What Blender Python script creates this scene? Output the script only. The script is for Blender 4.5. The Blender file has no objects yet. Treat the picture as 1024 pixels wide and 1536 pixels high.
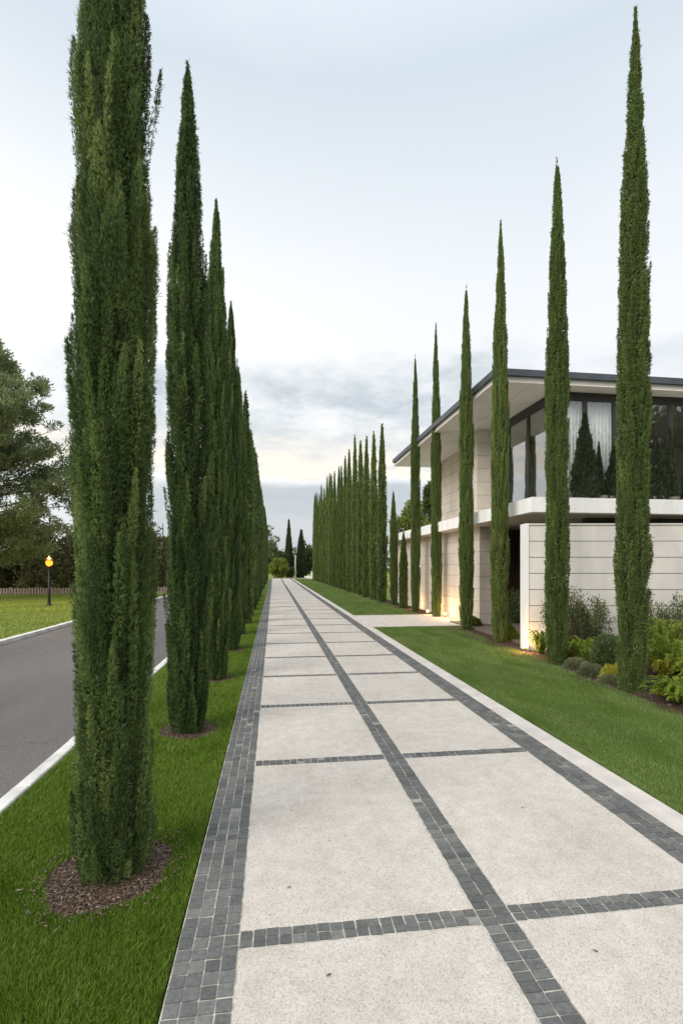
import bpy, math, random
import numpy as np
from math import radians as R, sin, cos, pi

scene = bpy.context.scene
COL = scene.collection
random.seed(7)

# ------------------------------------------------------------------ materials
def new_mat(name):
    m = bpy.data.materials.new(name); m.use_nodes = True
    nt = m.node_tree; nt.nodes.clear()
    out = nt.nodes.new('ShaderNodeOutputMaterial')
    return m, nt, out

def N(nt, typ, **kw):
    n = nt.nodes.new(typ)
    for k, v in kw.items():
        if k in n.inputs.keys():
            n.inputs[k].default_value = v
        else:
            setattr(n, k, v)
    return n

def L(nt, a, b): nt.links.new(a, b)

def ramp(nt, stops, interp='LINEAR'):
    r = nt.nodes.new('ShaderNodeValToRGB'); r.color_ramp.interpolation = interp
    e = r.color_ramp.elements
    while len(e) < len(stops): e.new(0.5)
    for el, (p, c) in zip(e, stops):
        el.position = p; el.color = (c[0], c[1], c[2], 1)
    return r

def mixc(nt, typ, fac, a, b):
    n = nt.nodes.new('ShaderNodeMix'); n.data_type = 'RGBA'; n.blend_type = typ
    for sock, v in ((n.inputs[0], fac), (n.inputs[6], a), (n.inputs[7], b)):
        if hasattr(v, 'links') or hasattr(v, 'is_linked'): L(nt, v, sock)
        elif isinstance(v, (int, float)): sock.default_value = v
        else: sock.default_value = (v[0], v[1], v[2], 1)
    return n.outputs[2]

def math_n(nt, op, a, b=None, clamp=False):
    n = nt.nodes.new('ShaderNodeMath'); n.operation = op; n.use_clamp = clamp
    for s, v in zip(n.inputs, (a, b)):
        if v is None: continue
        if hasattr(v, 'is_linked'): L(nt, v, s)
        else: s.default_value = v
    return n.outputs[0]

def simple(name, col, rough=0.6, var=0.12, scale=3.0, bump=0.0, bscale=40.0, spec=0.4, metal=0.0, stretch=(1, 1, 1)):
    m, nt, out = new_mat(name)
    p = N(nt, 'ShaderNodeBsdfPrincipled'); p.inputs['Roughness'].default_value = rough
    p.inputs['Specular IOR Level'].default_value = spec; p.inputs['Metallic'].default_value = metal
    tc = N(nt, 'ShaderNodeTexCoord'); mp = N(nt, 'ShaderNodeMapping'); mp.inputs['Scale'].default_value = stretch
    L(nt, tc.outputs['Object'], mp.inputs['Vector'])
    no = N(nt, 'ShaderNodeTexNoise'); no.inputs['Scale'].default_value = scale; no.inputs['Detail'].default_value = 8
    L(nt, mp.outputs[0], no.inputs['Vector'])
    lo = [c * (1 - var) for c in col]; hi = [min(1, c * (1 + var)) for c in col]
    r = ramp(nt, [(0.3, lo), (0.7, hi)]); L(nt, no.outputs['Fac'], r.inputs[0])
    L(nt, r.outputs[0], p.inputs['Base Color'])
    if bump:
        nb = N(nt, 'ShaderNodeTexNoise'); nb.inputs['Scale'].default_value = bscale; nb.inputs['Detail'].default_value = 6
        L(nt, mp.outputs[0], nb.inputs['Vector'])
        b = N(nt, 'ShaderNodeBump'); b.inputs['Strength'].default_value = bump; b.inputs['Distance'].default_value = 0.01
        L(nt, nb.outputs['Fac'], b.inputs['Height']); L(nt, b.outputs[0], p.inputs['Normal'])
    L(nt, p.outputs[0], out.inputs[0])
    return m

def foliage(name, stops, trans=0.22, rough=0.55, objvar=0.25, spec=0.3):
    """leaf colour from the per-leaf 'tint' attribute"""
    m, nt, out = new_mat(name)
    at = N(nt, 'ShaderNodeAttribute'); at.attribute_name = 'tint'
    oi = N(nt, 'ShaderNodeObjectInfo')
    d = math_n(nt, 'MULTIPLY', math_n(nt, 'SUBTRACT', oi.outputs['Random'], 0.5), objvar)
    t = math_n(nt, 'ADD', at.outputs['Fac'], d)
    r = ramp(nt, stops); L(nt, t, r.inputs[0])
    p = N(nt, 'ShaderNodeBsdfPrincipled'); p.inputs['Roughness'].default_value = rough
    p.inputs['Specular IOR Level'].default_value = spec
    L(nt, r.outputs[0], p.inputs['Base Color'])
    tr = N(nt, 'ShaderNodeBsdfTranslucent'); L(nt, r.outputs[0], tr.inputs['Color'])
    mx = N(nt, 'ShaderNodeMixShader'); mx.inputs[0].default_value = trans
    L(nt, p.outputs[0], mx.inputs[1]); L(nt, tr.outputs[0], mx.inputs[2]); L(nt, mx.outputs[0], out.inputs[0])
    return m

M = {}
M['cypress'] = foliage('cypress_leaf', [(0.0, (.030, .052, .017)), (0.45, (.092, .146, .044)), (0.8, (.190, .258, .074)), (1.0, (.29, .35, .11))], trans=.28)
M['cypress_slim'] = foliage('cypress_slim_leaf', [(0.0, (.076, .108, .032)), (0.45, (.160, .218, .064)), (0.8, (.245, .31, .092)), (1.0, (.34, .40, .13))], trans=.38)
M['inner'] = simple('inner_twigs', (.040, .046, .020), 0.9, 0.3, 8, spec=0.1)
M['far_cone'] = foliage('dark_conifer_leaf', [(0, (.03, .045, .022)), (0.5, (.060, .084, .038)), (1, (.10, .13, .05))], trans=.1)
M['bark'] = simple('bark', (.09, .065, .045), 0.9, 0.4, 14, 0.8, 30, 0.1, stretch=(1, 1, .2))
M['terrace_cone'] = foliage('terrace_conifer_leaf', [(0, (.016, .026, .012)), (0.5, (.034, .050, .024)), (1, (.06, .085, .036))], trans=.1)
M['pine'] = foliage('pine_leaf', [(0, (.11, .142, .062)), (0.5, (.195, .245, .110)), (1, (.30, .34, .17))], trans=.4)
M['bush_dark'] = foliage('dark_bush_leaf', [(0, (.065, .075, .032)), (0.5, (.125, .132, .055)), (1, (.21, .20, .09))], trans=.2)
M['broad'] = foliage('broad_leaf', [(0, (.035, .05, .015)), (0.5, (.07, .095, .028)), (1, (.14, .17, .05))], trans=.25)
M['pale_tree'] = foliage('pale_leaf', [(0, (.06, .08, .03)), (0.5, (.13, .15, .06)), (1, (.25, .26, .12))], trans=.35)
M['yellow_tree'] = foliage('yellow_green_leaf', [(0, (.10, .13, .02)), (0.5, (.20, .24, .04)), (1, (.36, .38, .08))], trans=.35)
M['airy'] = foliage('olive_leaf', [(0, (.085, .11, .042)), (0.5, (.175, .205, .082)), (1, (.31, .33, .16))], trans=.35)
M['lime'] = foliage('lime_leaf', [(0, (.065, .11, .012)), (0.5, (.165, .235, .022)), (1, (.36, .42, .055))], trans=.35)
M['yellow'] = foliage('golden_leaf', [(0, (.17, .17, .015)), (0.5, (.33, .32, .03)), (1, (.55, .50, .08))], trans=.3)
M['ball'] = foliage('ball_leaf', [(0, (.05, .07, .024)), (0.5, (.09, .125, .042)), (1, (.16, .20, .07))], trans=.2)
M['heath'] = foliage('heath_leaf', [(0, (.08, .09, .045)), (0.5, (.16, .175, .085)), (1, (.27, .27, .14))], trans=.2)
M['grass_near'] = foliage('grass_blade_lush', [(0, (.055, .100, .006)), (0.5, (.120, .200, .014)), (0.85, (.18, .265, .030)), (1.0, (.30, .33, .10))], trans=.3, objvar=0)
M['grass_park'] = foliage('grass_blade_park', [(0, (.10, .16, .02)), (0.5, (.17, .235, .036)), (1.0, (.27, .31, .07))], trans=.3, objvar=0)
M['grass_right'] = foliage('grass_blade_right', [(0, (.075, .120, .022)), (0.5, (.150, .222, .050)), (0.85, (.20, .27, .08)), (1.0, (.32, .35, .15))], trans=.3, objvar=0)

def lawn_mat(name, a, b, c):
    m, nt, out = new_mat(name)
    tc = N(nt, 'ShaderNodeTexCoord')
    n1 = N(nt, 'ShaderNodeTexNoise'); n1.inputs['Scale'].default_value = 0.35; n1.inputs['Detail'].default_value = 4
    n2 = N(nt, 'ShaderNodeTexNoise'); n2.inputs['Scale'].default_value = 38; n2.inputs['Detail'].default_value = 6
    n2.inputs['Roughness'].default_value = .7
    for n in (n1, n2): L(nt, tc.outputs['Object'], n.inputs['Vector'])
    f = math_n(nt, 'ADD', math_n(nt, 'MULTIPLY', n1.outputs['Fac'], .55), math_n(nt, 'MULTIPLY', n2.outputs['Fac'], .45))
    r = ramp(nt, [(0.32, a), (0.5, b), (0.68, c)]); L(nt, f, r.inputs[0])
    p = N(nt, 'ShaderNodeBsdfPrincipled'); p.inputs['Roughness'].default_value = .85; p.inputs['Specular IOR Level'].default_value = .15
    L(nt, r.outputs[0], p.inputs['Base Color'])
    bp = N(nt, 'ShaderNodeBump'); bp.inputs['Strength'].default_value = .9; bp.inputs['Distance'].default_value = .03
    L(nt, n2.outputs['Fac'], bp.inputs['Height']); L(nt, bp.outputs[0], p.inputs['Normal'])
    L(nt, p.outputs[0], out.inputs[0]); return m
M['lawn'] = lawn_mat('lawn', (.045, .085, .010), (.080, .130, .016), (.12, .175, .026))
M['lawn_far'] = lawn_mat('lawn_far', (.11, .15, .02), (.18, .215, .035), (.25, .275, .05))

def concrete_mat():
    m, nt, out = new_mat('exposed_aggregate')
    tc = N(nt, 'ShaderNodeTexCoord')
    def noise(s, d=6, r=.6):
        n = N(nt, 'ShaderNodeTexNoise'); n.inputs['Scale'].default_value = s; n.inputs['Detail'].default_value = d
        n.inputs['Roughness'].default_value = r; L(nt, tc.outputs['Object'], n.inputs['Vector']); return n.outputs['Fac']
    big = noise(1.3, 6, .65); mid = noise(9, 5); 
    r1 = ramp(nt, [(0.28, (.50, .452, .400)), (0.5, (.56, .518, .468)), (0.74, (.595, .562, .52))]); L(nt, big, r1.inputs[0])
    r2 = ramp(nt, [(0.3, (.86, .85, .83)), (0.65, (1, 1, 1))]); L(nt, mid, r2.inputs[0])
    c = mixc(nt, 'MULTIPLY', 1.0, r1.outputs[0], r2.outputs[0])
    mps = N(nt, 'ShaderNodeMapping'); mps.inputs['Scale'].default_value = (2.6, .28, 1); L(nt, tc.outputs['Object'], mps.inputs[0])
    ns = N(nt, 'ShaderNodeTexNoise'); ns.inputs['Scale'].default_value = 1.6; ns.inputs['Detail'].default_value = 9; ns.inputs['Roughness'].default_value = .62; L(nt, mps.outputs[0], ns.inputs['Vector'])
    rs = ramp(nt, [(0.26, (.88, .865, .845)), (0.42, (1, 1, 1)), (0.75, (1.03, 1.03, 1.03))]); L(nt, ns.outputs['Fac'], rs.inputs[0])
    c = mixc(nt, 'MULTIPLY', 1.0, c, rs.outputs[0])
    v = N(nt, 'ShaderNodeTexVoronoi'); v.inputs['Scale'].default_value = 170; L(nt, tc.outputs['Object'], v.inputs['Vector'])
    rv = ramp(nt, [(0.0, (.50, .46, .42)), (0.5, (.98, .97, .95)), (1.0, (1.12, 1.1, 1.08))])
    bw = N(nt, 'ShaderNodeRGBToBW'); L(nt, v.outputs['Color'], bw.inputs[0]); L(nt, bw.outputs[0], rv.inputs[0])
    c = mixc(nt, 'MULTIPLY', .62, c, rv.outputs[0])
    # pits: sparse dark holes, denser in worn patches
    v2 = N(nt, 'ShaderNodeTexVoronoi'); v2.inputs['Scale'].default_value = 88; L(nt, tc.outputs['Object'], v2.inputs['Vector'])
    patch = noise(2.2, 3)
    thr = math_n(nt, 'MULTIPLY', math_n(nt, 'SUBTRACT', patch, .30), .60)
    bw2 = N(nt, 'ShaderNodeRGBToBW'); L(nt, v2.outputs['Color'], bw2.inputs[0])
    sel = math_n(nt, 'LESS_THAN', bw2.outputs[0], math_n(nt, 'ADD', thr, .30))
    hole = math_n(nt, 'LESS_THAN', v2.outputs['Distance'], .24)
    pit = math_n(nt, 'MULTIPLY', sel, hole)
    c = mixc(nt, 'MIX', math_n(nt, 'MULTIPLY', pit, .62), c, (.20, .155, .12))
    p = N(nt, 'ShaderNodeBsdfPrincipled'); p.inputs['Roughness'].default_value = .82; p.inputs['Specular IOR Level'].default_value = .25
    L(nt, c, p.inputs['Base Color'])
    bp = N(nt, 'ShaderNodeBump'); bp.inputs['Strength'].default_value = .5; bp.inputs['Distance'].default_value = .004
    h = math_n(nt, 'SUBTRACT', bw.outputs[0], pit); L(nt, h, bp.inputs['Height']); L(nt, bp.outputs[0], p.inputs['Normal'])
    L(nt, p.outputs[0], out.inputs[0]); return m
M['concrete'] = concrete_mat()
M['edge_concrete'] = simple('edge_concrete', (.535, .492, .445), .85, .12, 5, .4, 150, .25)
M['grout'] = simple('sand_grout', (.46, .435, .37), .95, .35, 22, .3, 200, .1)

def slate_mat():
    m, nt, out = new_mat('slate_cobble')
    at = N(nt, 'ShaderNodeAttribute'); at.attribute_name = 'tint'
    r = ramp(nt, [(0, (.070, .072, .069)), (0.5, (.128, .129, .124)), (0.85, (.185, .183, .173)), (1, (.30, .29, .26))]); L(nt, at.outputs['Fac'], r.inputs[0])
    tc = N(nt, 'ShaderNodeTexCoord')
    n = N(nt, 'ShaderNodeTexNoise'); n.inputs['Scale'].default_value = 48; n.inputs['Detail'].default_value = 9; n.inputs['Roughness'].default_value = .7
    L(nt, tc.outputs['Object'], n.inputs['Vector'])
    r2 = ramp(nt, [(0.28, (.66, .66, .66)), (0.5, (1, 1, 1)), (0.72, (1.42, 1.41, 1.36))]); L(nt, n.outputs['Fac'], r2.inputs[0])
    c = mixc(nt, 'MULTIPLY', 1.0, r.outputs[0], r2.outputs[0])
    p = N(nt, 'ShaderNodeBsdfPrincipled'); p.inputs['Roughness'].default_value = .72; p.inputs['Specular IOR Level'].default_value = .25
    L(nt, c, p.inputs['Base Color'])
    bp = N(nt, 'ShaderNodeBump'); bp.inputs['Strength'].default_value = .6; bp.inputs['Distance'].default_value = .004
    L(nt, n.outputs['Fac'], bp.inputs['Height']); L(nt, bp.outputs[0], p.inputs['Normal'])
    L(nt, p.outputs[0], out.inputs[0]); return m
M['slate'] = slate_mat()

def asphalt_mat():
    m, nt, out = new_mat('asphalt')
    tc = N(nt, 'ShaderNodeTexCoord')
    def noise(s, d=5, st=(1, 1, 1)):
        mp = N(nt, 'ShaderNodeMapping'); mp.inputs['Scale'].default_value = st; L(nt, tc.outputs['Object'], mp.inputs[0])
        n = N(nt, 'ShaderNodeTexNoise'); n.inputs['Scale'].default_value = s; n.inputs['Detail'].default_value = d
        L(nt, mp.outputs[0], n.inputs['Vector']); return n.outputs['Fac']
    r1 = ramp(nt, [(0.3, (.090, .083, .079)), (0.7, (.138, .126, .120))]); L(nt, noise(.7, 6, (1, .25, 1)), r1.inputs[0])
    r2 = ramp(nt, [(0.3, (.55, .55, .55)), (0.7, (1.45, 1.45, 1.45))]); L(nt, noise(70, 4), r2.inputs[0])
    c = mixc(nt, 'MULTIPLY', 1.0, r1.outputs[0], r2.outputs[0])
    # a few wandering cracks
    v = N(nt, 'ShaderNodeTexVoronoi'); v.feature = 'DISTANCE_TO_EDGE'; v.inputs['Scale'].default_value = .45
    vm = N(nt, 'ShaderNodeVectorMath'); vm.operation = 'MULTIPLY_ADD'
    nn = N(nt, 'ShaderNodeTexNoise'); nn.inputs['Scale'].default_value = 2.0; nn.inputs['Detail'].default_value = 6
    L(nt, tc.outputs['Object'], nn.inputs['Vector'])
    L(nt, nn.outputs['Color'], vm.inputs[0]); vm.inputs[1].default_value = (.8, .8, 0); L(nt, tc.outputs['Object'], vm.inputs[2])
    L(nt, vm.outputs[0], v.inputs['Vector'])
    cr = math_n(nt, 'LESS_THAN', v.outputs['Distance'], .0025)
    c = mixc(nt, 'MIX', math_n(nt, 'MULTIPLY', cr, .55), c, (.05, .048, .046))
    p = N(nt, 'ShaderNodeBsdfPrincipled'); p.inputs['Roughness'].default_value = .75; p.inputs['Specular IOR Level'].default_value = .35
    L(nt, c, p.inputs['Base Color'])
    bp = N(nt, 'ShaderNodeBump'); bp.inputs['Strength'].default_value = .5; bp.inputs['Distance'].default_value = .006
    L(nt, noise(160, 2), bp.inputs['Height']); L(nt, bp.outputs[0], p.inputs['Normal'])
    L(nt, p.outputs[0], out.inputs[0]); return m
M['asphalt'] = asphalt_mat()
M['curb'] = simple('white_curb', (.60, .58, .545), .75, .20, 4, .3, 60)
M['mulch'] = simple('bark_mulch_bed', (.075, .050, .036), .95, .45, 60, .9, 90, .1)
M['chip'] = foliage('bark_chip', [(0, (.05, .032, .022)), (.5, (.115, .075, .052)), (.9, (.22, .16, .115)), (1, (.34, .27, .2))], trans=0, objvar=0)
M['stone'] = simple('cream_stone', (.655, .615, .56), .8, .11, 1.6, .35, 70, .25, stretch=(1.6, 1.6, .45))
M['stone_warm'] = simple('warm_stone', (.56, .50, .425), .8, .10, 2.0, .35, 70, .25)
M['joint'] = simple('stone_joint', (.27, .25, .225), .95, .1, 4)
M['white'] = simple('white_render', (.78, .765, .74), .7, .08, 1.8, .15, 90, .3, stretch=(2.2, 2.2, .4))
M['soffit'] = simple('soffit_board', (.66, .60, .53), .7, .05, 1.2, spec=.25)
M['zinc'] = simple('dark_zinc', (.075, .085, .098), .45, .15, 2.0, metal=.4)
M['fascia'] = simple('fascia_metal', (.48, .47, .46), .5, .06, 2.0)
M['frame'] = simple('dark_window_frame', (.022, .020, .019), .4, .2, 3.0, spec=.5)
M['wood_dark'] = simple('dark_wood', (.060, .036, .023), .6, .35, 5, .3, 30, .3, stretch=(6, 6, .5))
M['interior'] = simple('interior_plaster', (.32, .30, .28), .85, .08, 1.5)
M['interior_floor'] = simple('interior_floor', (.16, .12, .085), .5, .2, 2)
M['deck'] = simple('deck_board', (.15, .125, .105), .7, .3, 5, .3, 40, .3, stretch=(.5, 6, 1))
M['curtain'] = simple('sheer_curtain', (.78, .78, .77), .9, .05, 3)
M['iron'] = simple('black_iron', (.018, .017, .016), .5, .3, 5, metal=.3)
M['fence'] = simple('weathered_wood', (.32, .26, .22), .85, .3, 6, .4, 40, .15, stretch=(4, 4, .5))
M['terracotta'] = simple('planter_clay', (.20, .17, .15), .8, .15, 4)
M['leaf_litter'] = simple('dry_leaf', (.09, .06, .035), .8, .4, 30)
M['steel'] = simple('galvanised_steel', (.5, .5, .5), .45, .1, 3, metal=.6)

def glass_mat():
    m, nt, out = new_mat('window_glass')
    g = N(nt, 'ShaderNodeBsdfGlossy'); g.inputs['Roughness'].default_value = .012; g.inputs['Color'].default_value = (.95, .96, .97, 1)
    t = N(nt, 'ShaderNodeBsdfTransparent'); t.inputs['Color'].default_value = (.96, .97, .965, 1)
    lw = N(nt, 'ShaderNodeLayerWeight'); lw.inputs['Blend'].default_value = .5
    f = math_n(nt, 'ADD', math_n(nt, 'MULTIPLY', math_n(nt, 'POWER', lw.outputs['Facing'], 2.2), .9), .045, True)
    mx = N(nt, 'ShaderNodeMixShader'); L(nt, f, mx.inputs[0]); L(nt, t.outputs[0], mx.inputs[1]); L(nt, g.outputs[0], mx.inputs[2])
    L(nt, mx.outputs[0], out.inputs[0]); return m
M['glass'] = glass_mat()

def emit(name, col, s):
    m, nt, out = new_mat(name); e = N(nt, 'ShaderNodeEmission')
    e.inputs['Color'].default_value = (*col, 1); e.inputs['Strength'].default_value = s
    L(nt, e.outputs[0], out.inputs[0]); return m
M['lamp_glow'] = emit('lamp_glow', (1, .22, .018), 3.4)
M['spot_glow'] = emit('spot_glow', (1, .52, .15), 7)

# ------------------------------------------------------------------ mesh helpers
def npmesh(name, V, F, mats, tint=None, mi=None, smooth=False):
    """V (n,3), F (m,k) all faces with k corners, or list of such arrays"""
    Fs = F if isinstance(F, list) else [F]
    me = bpy.data.meshes.new(name)
    me.vertices.add(len(V)); me.vertices.foreach_set('co', np.asarray(V, np.float32).ravel())
    tot = sum(f.size for f in Fs); npol = sum(len(f) for f in Fs)
    me.loops.add(tot); me.polygons.add(npol)
    me.loops.foreach_set('vertex_index', np.concatenate([f.ravel() for f in Fs]).astype(np.int32))
    starts = []; s = 0
    for f in Fs:
        k = f.shape[1]; starts.append(s + np.arange(len(f)) * k); s += f.size
    me.polygons.foreach_set('loop_start', np.concatenate(starts).astype(np.int32))
    for m in mats: me.materials.append(M[m])
    if mi is not None: me.polygons.foreach_set('material_index', np.asarray(mi, np.int32))
    me.update(calc_edges=True)
    if tint is not None:
        a = me.attributes.new('tint', 'FLOAT', 'POINT'); a.data.foreach_set('value', np.asarray(tint, np.float32))
    me.polygons.foreach_set('use_smooth', np.full(npol, smooth, dtype=bool))
    return me

def link(name, me, parent=None, loc=None):
    o = bpy.data.objects.new(name, me); COL.objects.link(o)
    if parent is not None: o.parent = parent
    if loc is not None: o.location = loc
    return o

def tag(o, label=None, cat=None, group=None, kind=None):
    if label: o['label'] = label
    if cat: o['category'] = cat
    if group: o['group'] = group
    if kind: o['kind'] = kind
    return o

def empty(name, loc, label, cat, group=None, rz=0):
    o = bpy.data.objects.new(name, None); COL.objects.link(o); o.location = loc; o.rotation_euler = (0, 0, rz)
    o.empty_display_size = .2
    return tag(o, label, cat, group)

class MB:
    """collects boxes, tubes and lathes into one mesh"""
    def __init__(s): s.v = []; s.f = []
    def box(s, x0, x1, y0, y1, z0, z1, bev=0.0):
        b = len(s.v)
        if bev <= 0:
            s.v += [(x0, y0, z0), (x1, y0, z0), (x1, y1, z0), (x0, y1, z0), (x0, y0, z1), (x1, y0, z1), (x1, y1, z1), (x0, y1, z1)]
            for q in ((0, 3, 2, 1), (4, 5, 6, 7), (0, 1, 5, 4), (1, 2, 6, 5), (2, 3, 7, 6), (3, 0, 4, 7)): s.f.append([b + i for i in q])
        else:   # top edge bevel
            e = bev
            for z, k in ((z0, 0), (z1 - e, 0), (z1, e)):
                s.v += [(x0 + k, y0 + k, z), (x1 - k, y0 + k, z), (x1 - k, y1 - k, z), (x0 + k, y1 - k, z)]
            s.f.append([b + 3, b + 2, b + 1, b])
            for l in (0, 4):
                for i in range(4):
                    j = (i + 1) % 4; s.f.append([b + l + i, b + l + j, b + l + 4 + j, b + l + 4 + i])
            s.f.append([b + 8, b + 9, b + 10, b + 11])
        return s
    def tube(s, pts, rad, n=8, cap=True):
        pts = [np.array(p, float) for p in pts]
        if not hasattr(rad, '__len__'): rad = [rad] * len(pts)
        b = len(s.v); up = np.array([0.31, 0.95, 0.05])
        for i, p in enumerate(pts):
            t = pts[min(i + 1, len(pts) - 1)] - pts[max(i - 1, 0)]; t = t / (np.linalg.norm(t) + 1e-9)
            u = np.cross(t, up); u /= (np.linalg.norm(u) + 1e-9); w = np.cross(t, u)
            for k in range(n):
                a = 2 * pi * k / n; q = p + rad[i] * (cos(a) * u + sin(a) * w); s.v.append(tuple(q))
        for i in range(len(pts) - 1):
            for k in range(n):
                j = (k + 1) % n; s.f.append([b + i * n + k, b + i * n + j, b + (i + 1) * n + j, b + (i + 1) * n + k])
        if cap:
            s.f.append([b + k for k in range(n)][::-1]); e = b + (len(pts) - 1) * n; s.f.append([e + k for k in range(n)])
        return s
    def lathe(s, prof, n=20, c=(0, 0, 0)):
        b = len(s.v)
        for r, z in prof:
            for k in range(n):
                a = 2 * pi * k / n; s.v.append((c[0] + r * cos(a), c[1] + r * sin(a), c[2] + z))
        for i in range(len(prof) - 1):
            for k in range(n):
                j = (k + 1) % n; s.f.append([b + i * n + k, b + i * n + j, b + (i + 1) * n + j, b + (i + 1) * n + k])
        s.f.append([b + k for k in range(n)][::-1]); e = b + (len(prof) - 1) * n; s.f.append([e + k for k in range(n)])
        return s
    def build(s, name, mat, parent=None, smooth=False, loc=None):
        me = bpy.data.meshes.new(name); me.from_pydata(s.v, [], s.f); me.materials.append(M[mat]); me.update()
        if smooth:
            me.polygons.foreach_set('use_smooth', np.ones(len(me.polygons), bool))
        return link(name, me, parent, loc)

def norm(a): return a / (np.linalg.norm(a, axis=-1, keepdims=True) + 1e-9)

def leaves(P, D, Ln, Wd, tint, rng, wide=.45, roll=None):
    """one diamond leaf per row: base P, direction D"""
    n = len(P); D = norm(D)
    S = norm(np.cross(D, rng.normal(size=(n, 3))) if roll is None else np.cross(D, roll))
    Ln = np.broadcast_to(Ln, (n,))[:, None]; Wd = np.broadcast_to(Wd, (n,))[:, None]
    V = np.empty((n, 4, 3)); V[:, 0] = P; V[:, 1] = P + D * Ln * wide + S * Wd / 2; V[:, 2] = P + D * Ln; V[:, 3] = P + D * Ln * wide - S * Wd / 2
    F = np.arange(n * 4).reshape(n, 4)
    return V.reshape(-1, 3), F, np.repeat(np.clip(tint, 0, 1), 4)

# ------------------------------------------------------------------ camera, light, sky
cam = bpy.data.cameras.new('camera'); co = bpy.data.objects.new('camera', cam); COL.objects.link(co)
YAW = R(7.745)
co.location = (0, 0, 1.65); co.rotation_euler = (R(90), 0, -YAW)
cam.sensor_fit = 'AUTO'; cam.sensor_width = 36; cam.lens = 36 * 750 / 1536; cam.shift_y = 82 / 1536
cam.clip_end = 2000; cam.clip_start = .05
scene.camera = co

SUN_DIR = np.array([-.70, -.50, .58]); SUN_DIR /= np.linalg.norm(SUN_DIR)
sun = bpy.data.lights.new('sun', 'SUN'); so = bpy.data.objects.new('sun', sun); COL.objects.link(so)
sun.energy = 2.2; sun.angle = R(35); sun.color = (1, .96, .90)
from mathutils import Vector
so.rotation_euler = Vector(-SUN_DIR).to_track_quat('-Z', 'Y').to_euler(); so.location = (-30, 10, 30)

w = bpy.data.worlds.new('World'); scene.world = w; w.use_nodes = True
nt = w.node_tree; nt.nodes.clear()
out = nt.nodes.new('ShaderNodeOutputWorld')
sky = nt.nodes.new('ShaderNodeTexSky'); sky.sky_type = 'NISHITA'; sky.sun_disc = False
sky.sun_elevation = math.asin(SUN_DIR[2]); sky.sun_rotation = math.atan2(SUN_DIR[0], SUN_DIR[1])
sky.air_density = 1.0; sky.dust_density = 2.0
bg1 = nt.nodes.new('ShaderNodeBackground'); bg1.inputs[1].default_value = .10; L(nt, sky.outputs[0], bg1.inputs[0])
tc = N(nt, 'ShaderNodeTexCoord'); sx = N(nt, 'ShaderNodeSeparateXYZ'); L(nt, tc.outputs['Generated'], sx.inputs[0])
z = sx.outputs['Z']; x = sx.outputs['X']
def sstep(v, a, b):
    n = N(nt, 'ShaderNodeMapRange'); n.interpolation_type = 'SMOOTHSTEP'; n.inputs[1].default_value = a; n.inputs[2].default_value = b
    L(nt, v, n.inputs[0]); return n.outputs[0]
# veil colour by elevation
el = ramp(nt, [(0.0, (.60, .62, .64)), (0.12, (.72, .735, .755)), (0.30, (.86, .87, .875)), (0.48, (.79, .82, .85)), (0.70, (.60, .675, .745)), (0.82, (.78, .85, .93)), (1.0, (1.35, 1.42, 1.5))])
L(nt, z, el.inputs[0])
# the veil is thinner and whiter towards the hidden sun
glow = math_n(nt, 'MULTIPLY', math_n(nt, 'MULTIPLY', math_n(nt, 'ADD', math_n(nt, 'MULTIPLY', x, -1.0), .42), 1.15, True), math_n(nt, 'SUBTRACT', 1.0, sstep(z, .36, .76)), True)
veil = mixc(nt, 'MIX', glow, el.outputs[0], (.98, .98, .965))
# cloud bank
def cloud_noise(sc, st, det=7, rough=.58, off=(0, 0, 0)):
    mp = N(nt, 'ShaderNodeMapping'); mp.inputs['Scale'].default_value = st; mp.inputs['Location'].default_value = off
    L(nt, tc.outputs['Generated'], mp.inputs[0])
    n = N(nt, 'ShaderNodeTexNoise'); n.inputs['Scale'].default_value = sc; n.inputs['Detail'].default_value = det; n.inputs['Roughness'].default_value = rough
    L(nt, mp.outputs[0], n.inputs['Vector']); return n.outputs['Fac']
c1 = cloud_noise(3.4, (1, 1, 2.6), 9, .62, off=(.3, .1, .25))
wob = math_n(nt, 'MULTIPLY', math_n(nt, 'SUBTRACT', cloud_noise(5, (1, 1, 2), 7), .5), .15)
zz = math_n(nt, 'ADD', z, wob)
band = math_n(nt, 'MULTIPLY', sstep(zz, .205, .250), math_n(nt, 'SUBTRACT', 1.0, sstep(zz, .33, .40)))
m1 = math_n(nt, 'MULTIPLY', band, sstep(c1, .30, .58))
gapb = math_n(nt, 'MULTIPLY', sstep(zz, .165, .185), math_n(nt, 'SUBTRACT', 1.0, sstep(zz, .20, .29)))
low = math_n(nt, 'SUBTRACT', 1.0, sstep(math_n(nt, 'ADD', z, math_n(nt, 'MULTIPLY', wob, .35)), .150, .172))
high = math_n(nt, 'MULTIPLY', math_n(nt, 'MULTIPLY', sstep(z, .28, .45), sstep(cloud_noise(1.7, (1, 1, 2.4), off=(2, 0, 0)), .48, .75)), .35)
mk = math_n(nt, 'MULTIPLY', sstep(x, -.50, -.16), math_n(nt, 'SUBTRACT', 1.0, math_n(nt, 'MULTIPLY', sstep(x, .30, .55), .6)))
m1 = math_n(nt, 'MULTIPLY', m1, mk); low = math_n(nt, 'MULTIPLY', low, math_n(nt, 'ADD', .25, math_n(nt, 'MULTIPLY', mk, .75)))
col = mixc(nt, 'MIX', gapb, veil, (.93, .855, .745))
col = mixc(nt, 'MIX', math_n(nt, 'MULTIPLY', m1, .92), col, (.445, .51, .555))
streak = math_n(nt, 'MULTIPLY', gapb, sstep(cloud_noise(7, (1, 1, 5), 6, off=(.7, .2, .1)), .50, .60))
col = mixc(nt, 'MIX', math_n(nt, 'MULTIPLY', streak, .6), col, (.64, .67, .70))
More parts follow.
